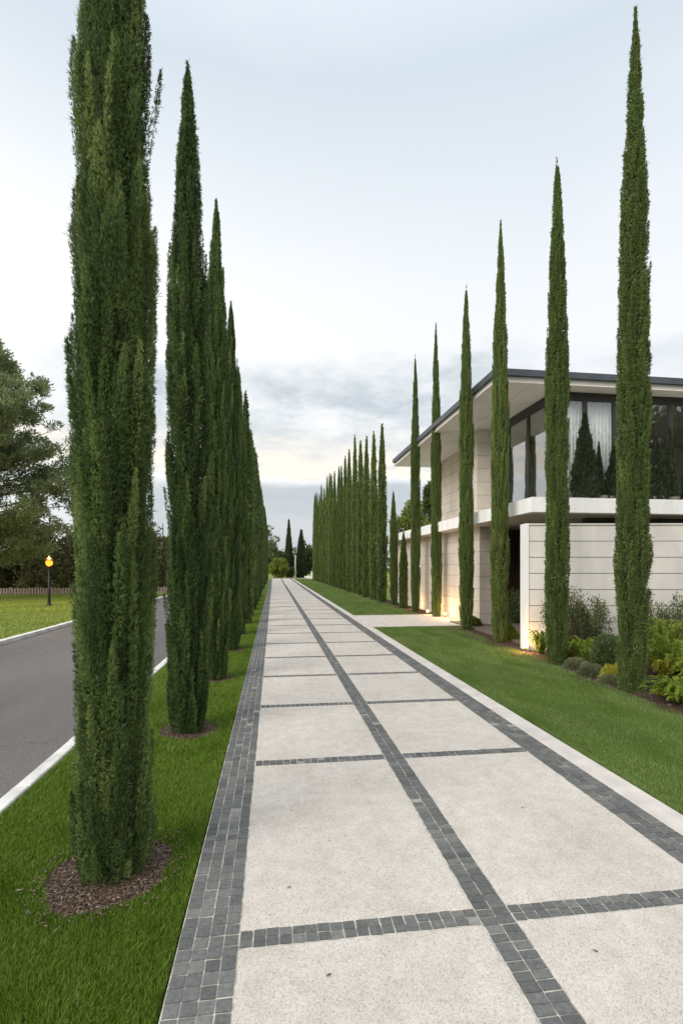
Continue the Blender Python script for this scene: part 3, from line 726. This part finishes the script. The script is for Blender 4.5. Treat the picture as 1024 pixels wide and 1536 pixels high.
pine((-14.9, 27.6, 0), 'big olive-green pine spreading over the lawn at the left edge', 13.2, 31)
GB = 'dark shrubs behind the picket fence'
blob_tree('shrub', (-18.6, 34.5, 0), 'dark shrub behind the picket fence, at the left edge under the pine', 'shrub', 5.0, 3.0, -2.6, 'bush_dark', 110, 16000, .26, 41, GB)
blob_tree('shrub', (-14.6, 35.2, 0), 'dark shrub behind the picket fence, left of the glowing lamp', 'shrub', 5.6, 3.0, -2.8, 'bush_dark', 110, 16000, .26, 42, GB)
blob_tree('shrub', (-11.6, 36.5, 0), 'tall dark shrub behind the picket fence, right of the glowing lamp', 'shrub', 6.6, 2.7, -3.0, 'bush_dark', 110, 16000, .26, 43, GB)
blob_tree('shrub', (-8.0, 38, 0), 'dark shrub glimpsed between the two nearest left cypresses', 'shrub', 5.4, 2.8, -2.8, 'bush_dark', 90, 12000, .28, 44, GB)

# beyond the path end
blob_tree('broad_tree', (-1.6, 84, -.1), 'loose pale tree beside the far end of the left cypress row', 'tree', 9.0, 3.0, 2.0, 'pale_tree', 60, 2600, .42, 51, rcl=.24)
blob_tree('broad_tree', (.2, 76, -.1), 'dark leafy tree behind the round yellowish bush', 'tree', 5.2, 1.8, .3, 'broad', 60, 6000, .3, 52)
blob_tree('round_bush', (.7, 71.5, -.1), 'round yellowish clipped bush at the left of the path end', 'bush', 3.3, 1.55, .0, 'yellow_tree', 90, 9000, .20, 53, trunk=False, rcl=.22)
blob_tree('round_bush', (2.6, 74, -.1), 'low dark bush at the foot of the taller cone cypress', 'bush', 1.8, 1.1, .0, 'broad', 50, 3500, .2, 54, trunk=False)
blob_tree('broad_tree', (6.2, 82, -.1), 'dense rounded tree right of the two cone cypresses', 'tree', 5.3, 2.3, .2, 'broad', 80, 9000, .3, 55, rcl=.26)
blob_tree('round_bush', (6.0, 73.8, -.1), 'small dark bush beside the low stone wall at the path end', 'bush', 1.7, .8, .0, 'broad', 40, 2500, .18, 56, trunk=False)
# behind the house
blob_tree('yellow_tree', (10.2, 36.5, 0), 'bright yellow-green tree behind the far end of the house', 'tree', 7.2, 1.7, 1.0, 'yellow_tree', 60, 6000, .26, 57)
for i, (x, y, h, lab) in enumerate(((12.3, 38, 8.2, 'dark pointed conifer rising left of the roof tip behind the house'), (14.0, 41, 8.2, 'dark pointed conifer below the roof tip behind the house'))):
    blob_tree('conifer', (x, y, 0), lab, 'conifer', h, 1.5, .6, 'broad', 110, 7000, .26, 60 + i, 'conifers behind the house', shape='cone', rcl=.22)
# unseen trees added behind the viewer to darken the reflections in the glass
for i, (x, y, h, r) in enumerate(((15.5, -7, 12, 3.6), (21, -9, 13, 4.2), (27, -8, 14, 4.5), (33.5, -12, 15, 5), (40, -15, 15, 5))):
    blob_tree('broad_tree', (x, y, -.1), 'unseen tree added behind the viewer to darken the window reflections', 'tree', h, r, .3, 'bush_dark', 110, 9000, .5, 70 + i, 'added trees behind the viewer')

# distant wood all round
rng = np.random.default_rng(80); PV = []; PF = []; PT = []; base = 0
n_cl = 1500; ang = rng.uniform(0, 2 * pi, n_cl); rd = rng.uniform(118, 165, n_cl)
hz = rng.uniform(.5, 4.2, n_cl) * (1 + .35 * np.sin(ang * 9) + .25 * np.sin(ang * 23 + 1)); C = np.stack([rd * np.sin(ang), rd * np.cos(ang), hz], 1); cr = rng.uniform(1.4, 2.8, n_cl)
nl = 46000; idx = rng.integers(0, n_cl, nl); d = norm(rng.normal(size=(nl, 3))); P = C[idx] + d * (cr[idx] * rng.random(nl) ** .4)[:, None]; P[:, 2] = np.maximum(P[:, 2], -.1)
ct = np.clip(rng.normal(.45, .2, n_cl), 0, 1)
V, F, T = leaves(P, d + rng.normal(0, .6, (nl, 3)), rng.uniform(.7, 1.5, nl), rng.uniform(.5, .9, nl), ct[idx] * .8 + rng.normal(.1, .1, nl), rng)
tag(link('far_wood', npmesh('far_wood', V, F, ['broad'], T)), 'distant line of green trees along the horizon', 'wood', kind='stuff')

# ------------------------------------------------------------------ bed shrubs
def airy_shrub(loc, label, H, r, seed, group, n_st=26, lf=150, mat='airy', lsize=.055, name='shrub'):
    rng = np.random.default_rng(seed); o = empty(name, loc, label, 'shrub', group); mb = MB(); A = []; B = []; T = []
    for k in range(n_st):
        az = rng.uniform(0, 2 * pi); sp = r * rng.uniform(.15, 1.0) ** .7; h = H * 1.16 * rng.uniform(.6, 1.0) * (1 - .25 * sp / r)
        b = rng.normal(0, .05, 2); bend = rng.normal(0, .06, 2)
        pts = [np.array([b[0] + cos(az) * sp * t ** .8 + bend[0] * sin(3 * t), b[1] + sin(az) * sp * t ** .8 + bend[1] * sin(3 * t), h * t]) for t in (0, .3, .6, 1)]
        mb.tube(pts, [.010, .008, .006, .003], 5); tt = rng.random(lf) ** .75
        p = np.stack([np.interp(tt, [0, .3, .6, 1], [q[j] for q in pts]) for j in range(3)], 1) + rng.normal(0, .045, (lf, 3)) * np.array([1, 1, .6])
        d = rng.normal(0, .8, (lf, 3)) + np.array([cos(az) * .3, sin(az) * .3, .75]); A.append(p); B.append(d); T.append(rng.normal(.45, .12) + rng.normal(0, .16, lf))
    A = np.concatenate(A); A[:, 2] = np.maximum(A[:, 2], .05); n = len(A)
    V, F, Tt = leaves(A, np.concatenate(B), rng.uniform(.6, 1.3, n) * lsize, rng.uniform(.26, .42, n) * lsize, np.concatenate(T), rng)
    mb.build('stem', 'bark', o); link('crown', npmesh('crown', V, F, [mat], Tt), o)
    return o

def fern(loc, label, r, H, seed, mat='lime', n_fr=46, group=None, cat='fern', name='fern', leaf=.045):
    rng = np.random.default_rng(seed); o = empty(name, loc, label, cat, group); A = []; B = []; Ln = []; T = []; mb = MB()
    for k in range(n_fr):
        az = rng.uniform(0, 2 * pi); ln = r * rng.uniform(.55, 1.1); hh = H * rng.uniform(.55, 1.15); f0 = rng.uniform(0, .15); tt = np.linspace(.12, 1, 26)
        rad = f0 * r + ln * tt ** 1.15; zz = hh * np.sin(np.minimum(tt * rng.uniform(1.7, 2.6), pi)) * .95 + .02 * tt
        c = np.stack([np.cos(az) * rad, np.sin(az) * rad, np.maximum(zz, .02)], 1); tang = norm(np.gradient(c, axis=0)); side = np.array([-sin(az), cos(az), 0])
        tn = rng.normal(.45, .16)
        mb.tube([(np.cos(az) * f0 * r, np.sin(az) * f0 * r, 0)] + [tuple(c[i]) for i in (6, 13, 19)], [.004, .003, .002, .001], 4)
        for s in (-1, 1):
            A.append(c); B.append(norm(tang * .75 + side * s * .9 + rng.normal(0, .22, c.shape) + np.array([0, 0, .12]))); Ln.append(leaf * (1 - .72 * tt) * rng.uniform(.8, 1.3, 26) + .012); T.append(tn + rng.normal(.05, .1, 26) + .1 * tt)
        A.append(c); B.append(tang + rng.normal(0, .15, c.shape)); Ln.append(np.full(26, leaf * .6)); T.append(tn + rng.normal(0, .1, 26))
    A = np.concatenate(A); Ln = np.concatenate(Ln)
    V, F, T = leaves(A, np.concatenate(B), Ln, Ln * .42, np.concatenate(T), rng)
    mb.build('stem', 'ball', o); link('crown', npmesh('crown', V, F, [mat], T), o)
    return o

def mound(loc, label, rx, H, seed, mat, n=5000, lsize=.035, name='shrub', cat='shrub', group=None, lump=.16):
    rng = np.random.default_rng(seed); o = empty(name, loc, label, cat, group)
    v = norm(rng.normal(size=(n, 3))); v[:, 2] = np.abs(v[:, 2]); k = rng.normal(size=(8, 3)) * 4.5; ph = rng.uniform(0, 6.28, 8)
    f = np.sin(v @ k.T + ph).mean(1) * 2
    rr = (1 + lump * f) * rng.uniform(.62, 1.04, n) ** .6
    P = v * rr[:, None] * np.array([rx, rx, H]); D = norm(v * np.array([1, 1, .8]) + np.array([0, 0, .5]) + rng.normal(0, .5, (n, 3)))
    V, F, T = leaves(P, D, lsize * rng.uniform(.6, 1.4, n), lsize * rng.uniform(.25, .5, n), .42 + .12 * f + rng.normal(0, .14, n), rng)
    mb = MB()
    for q in range(12):
        a = q * 2.4; mb.tube([(0, 0, 0), (cos(a) * rx * .3, sin(a) * rx * .3, H * .4), (cos(a) * rx * .62, sin(a) * rx * .62, H * rng.uniform(.5, .75))], [.012, .008, .003], 5)
    mb.build('stem', 'bark', o); link('crown', npmesh('crown', V, F, [mat], T), o)
    return o

GS = 'airy olive shrubs against the garden wall'
airy_shrub((5.32, 8.55, 0), 'airy olive shrub against the wall, just right of the slim cypress at the wall end', 1.28, .34, 201, GS, 30, 170)
airy_shrub((5.78, 8.50, 0), 'airy olive shrub against the wall, left of the thick nearest cypress', 1.18, .34, 202, GS, 28, 170)
airy_shrub((6.55, 8.05, 0), 'airy olive shrub against the wall, just right of the thick nearest cypress', 1.25, .36, 203, GS, 28, 170)
airy_shrub((6.92, 7.75, 0), 'airy olive shrub against the wall at the right picture edge', 1.12, .38, 204, GS, 28, 170)
airy_shrub((7.6, 7.9, 0), 'airy olive shrub against the wall beyond the right picture edge', 1.2, .4, 205, GS, 22, 150)
GF = 'lime-green ferns in the planting bed'
fern((5.18, 7.75, 0), 'lime fern between the wall-end cypress and the dark round bush', .38, .42, 211, group=GF, n_fr=54)
fern((4.95, 8.75, 0), 'golden-lime fern at the lit foot of the garden wall end', .26, .42, 212, group=GF, n_fr=40)
fern((5.82, 6.62, 0), 'big lime fern behind the thick nearest cypress, before the airy shrubs', .46, .56, 213, group=GF, n_fr=95, leaf=.05)
fern((6.2, 7.2, 0), 'tall yellow-green fern rising right of the thick nearest cypress', .4, .74, 214, group=GF, n_fr=80, leaf=.05)
fern((4.80, 5.36, 0), 'bright lime fern in front of the thick nearest cypress, at the lawn edge', .36, .26, 215, group=GF, n_fr=90, leaf=.042)
fern((5.55, 5.75, 0), 'lime fern at the right picture edge behind the bright front fern', .42, .42, 216, group=GF, n_fr=80, leaf=.048)
mound((5.12, 7.15, 0), 'dark green round bush just left of the thick nearest cypress', .24, .55, 221, 'ball', 8000, .04)
mound((4.72, 6.92, 0), 'grey-green low heath mound at the lawn edge', .20, .20, 222, 'heath', 4500, .026)
mound((4.86, 6.55, 0), 'low golden-topped shrub at the lawn edge beside the thick nearest cypress', .22, .24, 223, 'yellow', 5000, .026)
mound((4.68, 6.45, 0), 'reddish-brown low heath mound at the lawn edge', .15, .12, 224, 'heath', 2500, .024)
mound((5.38, 13.0, 0), 'small lime ball shrub between the cypress by the lights and the entry cypress', .24, .26, 225, 'lime', 4500, .035)
mound((5.17, 10.55, .0), 'round lime ball shrub at the edge of the entry deck', .24, .36, 226, 'lime', 6000, .035)
airy_shrub((6.7, 13.35, .05), 'dark green shrub inside the shaded entry', .95, .42, 227, None, 26, 130, 'ball', .07)

mound((5.98, 6.15, 0), 'dark green low shrub between the lime ferns right of the thick nearest cypress', .34, .36, 231, 'ball', 7000, .04)
mound((6.75, 6.75, 0), 'dark green shrub behind the tall yellow-green fern at the right edge', .40, .58, 232, 'ball', 7000, .045)
mound((5.62, 7.75, 0), 'dark green shrub under the airy olive shrubs, behind the dark round bush', .32, .48, 233, 'ball', 6000, .04)
mound((5.02, 6.32, 0), 'grey-green heath tucked against the foot of the thick nearest cypress', .20, .17, 234, 'heath', 3500, .026)
mound((4.80, 7.42, 0), 'grey-green heath at the lawn edge just right of the wall-end cypress', .20, .17, 236, 'heath', 3500, .026)
mound((5.05, 8.15, 0), 'low golden shrub at the foot of the wall-end cypress', .20, .24, 237, 'yellow', 4000, .028)
fern((5.52, 7.15, 0), 'lime fern tucked behind the dark round bush', .34, .44, 238, group=GF, n_fr=60)
fern((5.60, 6.55, 0), 'golden fern low behind the foot of the thick nearest cypress', .30, .34, 239, mat='yellow', group=GF, n_fr=60, leaf=.04)
mound((5.05, 5.75, 0), 'low golden shrub at the lawn edge behind the bright front fern', .20, .20, 240, 'yellow', 4000, .026)
fern((5.30, 5.20, 0), 'low lime fern at the lower right picture edge, nearest the viewer', .34, .26, 235, group=GF, n_fr=70, leaf=.042)

# ------------------------------------------------------------------ house
house = empty('modern_house', (5.65, 13.2, 0), 'modern two-storey house with flat overhanging roof, pale stone walls and corner glazing', 'house')
OX, OY = 5.65, 13.2
def hp(mb, name, mat, parent=house, **kw):
    o = mb.build(name, mat, parent, **kw)
    if parent is house: o.location = (-OX, -OY, 0)
    return o
XG, YG, YB, XB = 6.90, 11.60, 20.20, 16.5     # upper glass planes
ZS0, ZS1, ZSO = 2.76, 3.09, 6.00              # slab bottom/top, soffit
# roof: zinc sheet, pale fascia, boarded soffit
RX, RY, RYB = 5.15, 11.12, 21.2
hp(MB().box(RX - .03, XB + 1, RY - .03, RYB + .03, 6.150, 6.30), 'roof', 'zinc')
fa = MB(); fa.box(RX + .05, XB + .97, RY + .05, RYB - .02, ZSO + .045, 6.147); hp(fa, 'roof_fascia', 'fascia')
sf = MB(); g = .006; xs = [RX + .01, RX + .95, XG + .25, XG + 2.2, XG + 4.5, XB + .9]; ys = [RY + .01]
while ys[-1] < RYB - 1.3: ys.append(ys[-1] + 1.44)
ys[-1] = RYB - .01
for xa, xb in zip(xs, xs[1:]):
    for ya, yb in zip(ys, ys[1:]): sf.box(xa + g, xb - g, ya + g, yb - g, ZSO, ZSO + .028)
hp(sf, 'soffit', 'soffit')
# balcony slab
hp(MB().box(5.28, XB + 1, 9.68, 24.0, ZS0 + .02, ZS1), 'balcony_slab', 'white')
us = MB()
for ya in np.arange(9.72, 23.9, 1.42):
    us.box(5.33, 6.9, ya, ya + 1.41, ZS0, ZS0 + .018); us.box(6.91, 12, ya, ya + 1.41, ZS0, ZS0 + .018)
hp(us, 'slab_soffit', 'soffit')

def coursed(x0, x1, y0, y1, z0, z1, ch, bl, axis, gap=.010, stagger=True, proud=.018):
    """stone courses standing proud of a dark joint core; axis = run direction"""
    core = MB().box(x0 + proud, x1 - proud, y0 + proud, y1 - proud, z0, z1 - .004); st = MB(); nrow = max(1, round((z1 - z0) / ch)); h = (z1 - z0) / nrow
    for r in range(nrow):
        a0, a1 = (y0, y1) if axis == 'y' else (x0, x1)
        cuts = [a0]; p = a0 + bl * (.5 if (r % 2 and stagger) else 1)
        while p < a1 - .15: cuts.append(p); p += bl
        cuts.append(a1)
        for a, b in zip(cuts, cuts[1:]):
            a_ = a + (gap / 3 if a > a0 else 0); b_ = b - (gap / 3 if b < a1 else 0)
            jit = random.uniform(0, .003)
            if axis == 'y': st.box(x0 - jit, x1 + jit, a_, b_, z0 + r * h + gap / 2, z0 + (r + 1) * h - gap / 2)
            else: st.box(a_, b_, y0 - jit, y1 + jit, z0 + r * h + gap / 2, z0 + (r + 1) * h - gap / 2)
    return core, st
def stone_part(name, args, mat, parent=house, **kw):
    core, st = coursed(*args, **kw); o = hp(st, name, mat, parent); c = core.build('mortar', 'joint', o); return o
stone_part('stone_wall', (5.65, 6.00, 13.2, 24.0, 0, ZS0, .345, 1.5, 'y'), 'stone_warm')
stone_part('stone_wall', (XG, XG + .35, 17.35, YB, ZS1, ZSO, .36, 1.42, 'y'), 'stone_warm')
stone_part('stone_fin', (6.38, XG + .0, 15.1, 15.36, ZS1, ZSO, .42, 2.0, 'x'), 'stone_warm')
hp(MB().box(XG + .36, XB, YB - .3, YB, ZS1, ZSO), 'back_wall', 'white')
hp(MB().box(XB, XB + .3, YG, YB, ZS1, ZSO), 'side_wall', 'white')
# ground-floor interior walls, door recess
wd = MB()
for i in range(26): wd.box(6.01 + i * .16, 6.16 + i * .16, 14.2, 14.24, .06, ZS0 - .002)
o = hp(wd, 'wood_cladding', 'wood_dark')
dr = hp(MB().box(7.2, 8.2, 14.13, 14.19, .07, 2.35), 'front_door', 'wood_dark'); MB().tube([(7.32, 14.08, .9), (7.32, 14.08, 1.5)], .015, 8).build('handle', 'steel', dr)
hp(MB().box(7.0, XB, 10.45, 10.6, 0, ZS0 - .002), 'dark_gap_sheet', 'frame')  # opaque dark sheet: shade of the gap under the slab put in as colour
hp(MB().box(9.5, 9.7, 10.61, 14.2, 0, ZS0 - .002), 'entry_side_wall', 'wood_dark')
hp(MB().box(6.00, XB, 23.7, 24.0, 0, ZS0 - .002), 'end_wall', 'stone_warm')
# interior of upper floor
hp(MB().box(XG + .08, XB - .02, YG + .08, YB - .32, ZS1 + .002, ZS1 + .03), 'upper_floor', 'interior_floor')
hp(MB().box(XG + .4, XB - .02, 16.4, 16.55, ZS1 + .03, ZSO - .04), 'partition_wall', 'interior')
hp(MB().box(XG + .08, XB - .02, YG + .08, YB - .32, ZSO - .035, ZSO - .005), 'ceiling', 'interior')

# windows: each pane field is a window with frame and pane
def window(xa, xb, ya, yb, z0, z1, fr=.05, head=.16, depth=.07):
    """a window in plane x (xa==xb) or plane y (ya==yb)"""
    mb = MB()
    if ya == yb:
        y0, y1 = ya - depth / 2, ya + depth / 2
        mb.box(xa, xa + fr, y0, y1, z0, z1); mb.box(xb - fr, xb, y0, y1, z0, z1)
        mb.box(xa + fr, xb - fr, y0, y1, z1 - head, z1); mb.box(xa + fr, xb - fr, y0, y1, z0, z0 + .05)
        gl = MB().box(xa + fr, xb - fr, ya - .006, ya + .006, z0 + .05, z1 - head)
    else:
        x0, x1 = xa - depth / 2, xa + depth / 2
        mb.box(x0, x1, ya, ya + fr, z0, z1); mb.box(x0, x1, yb - fr, yb, z0, z1)
        mb.box(x0, x1, ya + fr, yb - fr, z1 - head, z1); mb.box(x0, x1, ya + fr, yb - fr, z0, z0 + .05)
        gl = MB().box(xa - .006, xa + .006, ya + fr, yb - fr, z0 + .05, z1 - head)
    o = hp(mb, 'window', 'frame'); gl.build('pane', 'glass', o); return o
zs = ZS1 + .003; ze = ZSO - .003
xw = [XG + .04, 7.72, 8.52, 9.30, 10.09, 11.66, 13.2, 14.8, XB - .01]
for a, b in zip(xw, xw[1:]): window(a + .002, b - .002, YG, YG, zs, ze, head=.20)
yw = [YG + .04, 12.86, 14.0, 15.09]
for a, b in zip(yw, yw[1:]): window(XG, XG, a + .002, b - .002, zs, ze, head=.24)
window(XG, XG, 15.37, 16.35, zs, ze, head=.2); window(XG, XG, 16.354, 17.345, zs, ze, head=.2)
hp(MB().box(XG - .06, XG + .04, YG - .06, YG + .04, zs, ze), 'corner_post', 'frame')

# curtains hang inside the corner glazing
def curtain(x0, x1, y, label, ph, amp=.035):
    n = int((x1 - x0) / .008); xs_ = np.linspace(x0, x1, n); rng = np.random.default_rng(int(ph * 10))
    d = amp * np.sin(xs_ * 62 + ph + .8 * np.sin(xs_ * 9)) + .012 * np.sin(xs_ * 141); zr = [ZS1 + .04, ZS1 + 1.4, ZSO - .05]
    V = []; F = []
    for k, zv in enumerate(zr):
        for q in range(n): V.append((xs_[q], y + d[q] * (1.1 - .25 * k), zv))
    for k in range(2):
        for q in range(n - 1): F.append((k * n + q, k * n + q + 1, (k + 1) * n + q + 1, (k + 1) * n + q))
    me = bpy.data.meshes.new('curtain'); me.from_pydata(V, [], F); me.materials.append(M['curtain']); me.polygons.foreach_set('use_smooth', np.ones(len(F), bool))
    o = link('curtain', me); so_ = o.modifiers.new('cloth', 'SOLIDIFY'); so_.thickness = .004
    tag(o, label, 'curtain', 'curtains in the corner window')
curtain(7.05, 7.82, YG + .16, 'pale sheer curtain left of the thin mullion in the corner window', .4, .04)
curtain(7.86, 8.66, YG + .16, 'pale sheer curtain in vertical folds right of the thin mullion', 1.7, .055)

# terrace conifers in planters
GT = 'potted conifers on the house terrace'
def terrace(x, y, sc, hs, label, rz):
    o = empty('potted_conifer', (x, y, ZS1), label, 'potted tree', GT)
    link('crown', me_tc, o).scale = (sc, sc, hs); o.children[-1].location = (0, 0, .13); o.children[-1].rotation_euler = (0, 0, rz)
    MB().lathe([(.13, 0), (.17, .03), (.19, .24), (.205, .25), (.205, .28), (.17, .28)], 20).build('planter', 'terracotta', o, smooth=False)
terrace(7.47, 11.22, 1.0, .97, 'widest dark conifer on the terrace, in front of the pale curtain', 0)
terrace(7.86, 11.25, .42, .66, 'thin dark conifer on the terrace, just right of the widest one', 1)
terrace(8.28, 11.2, .8, .72, 'dark conifer on the terrace half hidden by the thick nearest cypress', 2)
terrace(9.35, 11.15, .8, .68, 'squat dark conifer on the terrace just right of the thick nearest cypress', 3)
terrace(9.78, 11.25, .55, .86, 'narrow dark conifer on the terrace left of the right-hand mullion', 4)
terrace(10.35, 11.2, .75, .74, 'dark conifer on the terrace at the right picture edge', 5)

# garden wall (a thing of its own)
gw = empty('garden_wall', (4.86, 9.16, 0), 'pale garden wall with horizontal grooves and a bright free end, right of the entry', 'wall', rz=R(-9.0))
core, st = coursed(.06, 7.0, 0.02, .26, -.05, 2.46, .305, 40, 'x', gap=.014, stagger=False); st.build('stone_courses', 'stone', gw); core.build('mortar', 'joint', gw)
MB().box(-.012, .058, .0, .28, -.05, 2.49, .006).build('end_cap', 'white', gw)
MB().box(.060, 7.0, .0, .28, 2.462, 2.49).build('coping', 'stone', gw)

# low stone wall at the path end
lw = empty('low_wall', (5.75, 70.5, 0), 'low pale stone wall with a step at the right of the path end', 'wall')
MB().box(-1.4, .9, 0, .5, -.1, .32, .03).build('step', 'stone', lw); MB().box(-.4, .9, .9, 1.4, -.1, .95, .04).build('upper_course', 'stone', lw)
# thin post between the cones
po = empty('post', (3.15, 72.5, 0), 'thin pale post between the two cone cypresses at the path end', 'post')
MB().tube([(0, 0, -.1), (0, 0, 3.2)], .045, 8).build('pole', 'white', po); MB().lathe([(.06, 0), (.07, .03), (.05, .1), (.01, .13)], 10, (0, 0, 3.2)).build('finial', 'white', po)

# ------------------------------------------------------------------ fence, lamp, ground lights
fn = empty('picket_fence', (-24, 31.6, 0), 'low weathered picket fence along the far edge of the left lawn', 'fence')
pk = MB(); xx = 0.0
while xx < 17.6:
    hgt = .40 + random.uniform(-.03, .03); pk.box(xx, xx + .085, 0, .025, .03, hgt); xx += .155
pk.build('pickets', 'fence', fn); MB().box(-.1, 17.7, .026, .07, .12, .18).box(-.1, 17.7, .026, .07, .27, .32).build('rail', 'fence', fn)
for k in range(9): MB().box(k * 2.18, k * 2.18 + .09, .071, .16, -.1, .44).build('post', 'fence', fn)

lamp = empty('garden_lamp', (-9.42, 22.7, 0), 'black garden lamp post with glowing orange lantern on the left lawn', 'lamp')
MB().tube([(0, 0, -.1), (0, 0, .5), (0, 0, 1.62)], [.055, .05, .026], 12).build('pole', 'iron', lamp, smooth=True)
MB().lathe([(.10, 0), (.10, .04), (.065, .10), (.055, .3)], 16).build('base', 'iron', lamp)
lt = MB().lathe([(.03, 1.60), (.09, 1.64), (.10, 1.66)], 8); lt.lathe([(.17, 1.93), (.15, 1.96), (.06, 2.05), (.02, 2.08), (.012, 2.15)], 8)
for k in range(4):
    a = pi / 4 + k * pi / 2; lt.tube([(.10 * cos(a), .10 * sin(a), 1.65), (.15 * cos(a), .15 * sin(a), 1.94)], .008, 6)
lan = lt.build('lantern', 'iron', lamp)
MB().lathe([(.03, 1.67), (.10, 1.71), (.140, 1.80), (.12, 1.89), (.03, 1.92)], 16).build('bulb', 'lamp_glow', lan, smooth=True)
def point(name, loc, e, col, rad=.05):
    l = bpy.data.lights.new(name, 'POINT'); l.energy = e; l.color = col; l.shadow_soft_size = rad
    o = bpy.data.objects.new(name, l); COL.objects.link(o); o.location = loc; return o
point('lamp_light', (-9.42, 22.7, 2.3), 220, (1, .55, .18), .12)

GU = 'warm ground lights by the house'
def uplight(loc, label, aim=(0.4, .0)):
    o = empty('ground_light', loc, label, 'ground light', GU); o.scale = (.85, .85, .8)
    MB().tube([(0, 0, -.05), (0, 0, .10)], .008, 8).build('spike', 'iron', o)
    MB().lathe([(.018, .06), (.034, .07), (.045, .10), (.045, .112)], 14).build('housing', 'iron', o, smooth=False)
    MB().lathe([(.044, .105), (.058, .125), (.062, .155), (.050, .185), (.020, .205)], 16).build('lens', 'spot_glow', o, smooth=True)
    return o
uplight((5.22, 16.55, .01), 'glowing ground light left of the cypress foot between the lights'); 
uplight((5.43, 15.40, .02), 'glowing ground light right of the cypress foot, left one of the pair')
uplight((5.40, 14.72, .02), 'glowing ground light right of the cypress foot, right one of the pair')
uplight((5.36, 18.70, .01), 'glowing ground light beside the shortest cypress, before the stone wall')
uplight((4.78, 9.02, .01), 'glowing ground light at the foot of the garden wall end')
for n_, p_, e_ in (('spot_light_a', (5.28, 16.50, .30), 10), ('spot_light_b', (5.40, 15.30, .30), 11), ('spot_light_c', (5.36, 14.62, .30), 11), ('spot_light_d', (4.70, 8.94, .20), 15), ('spot_light_e', (5.34, 18.62, .28), 7)):
    point('ground_light_beam', p_, e_, (1, .58, .22), .03)

# ------------------------------------------------------------------ dead leaves on the slabs
rng = random.Random(3)
for (x, y) in ((.12, 3.35), (.33, 2.95), (.08, 2.55), (.22, 1.98), (1.66, 3.18), (.55, 2.62), (1.5, 5.1), (.3, 5.0), (1.35, 1.95), (.62, 3.75)):
    s = rng.uniform(.008, .016); me = bpy.data.meshes.new('fallen_leaf'); pts_ = []
    for k in range(7):
        a = 2 * pi * k / 7; r_ = s * (1.25 if k in (0,) else rng.uniform(.45, .9)); pts_.append((r_ * cos(a), r_ * sin(a) * .6, .002 + rng.uniform(0, .005)))
    V = [(0, 0, .006)] + pts_; F = [(0, 1 + k, 1 + (k + 1) % 7) for k in range(7)]
    me.from_pydata(V, [], F); me.materials.append(M['leaf_litter'])
    o = link('fallen_leaf', me, loc=(x, y, .021)); o.rotation_euler = (0, 0, rng.uniform(0, 6.28)); tag(o, 'tiny dry brown leaf lying on the pale path slabs', 'leaf', 'dry leaves on the path')
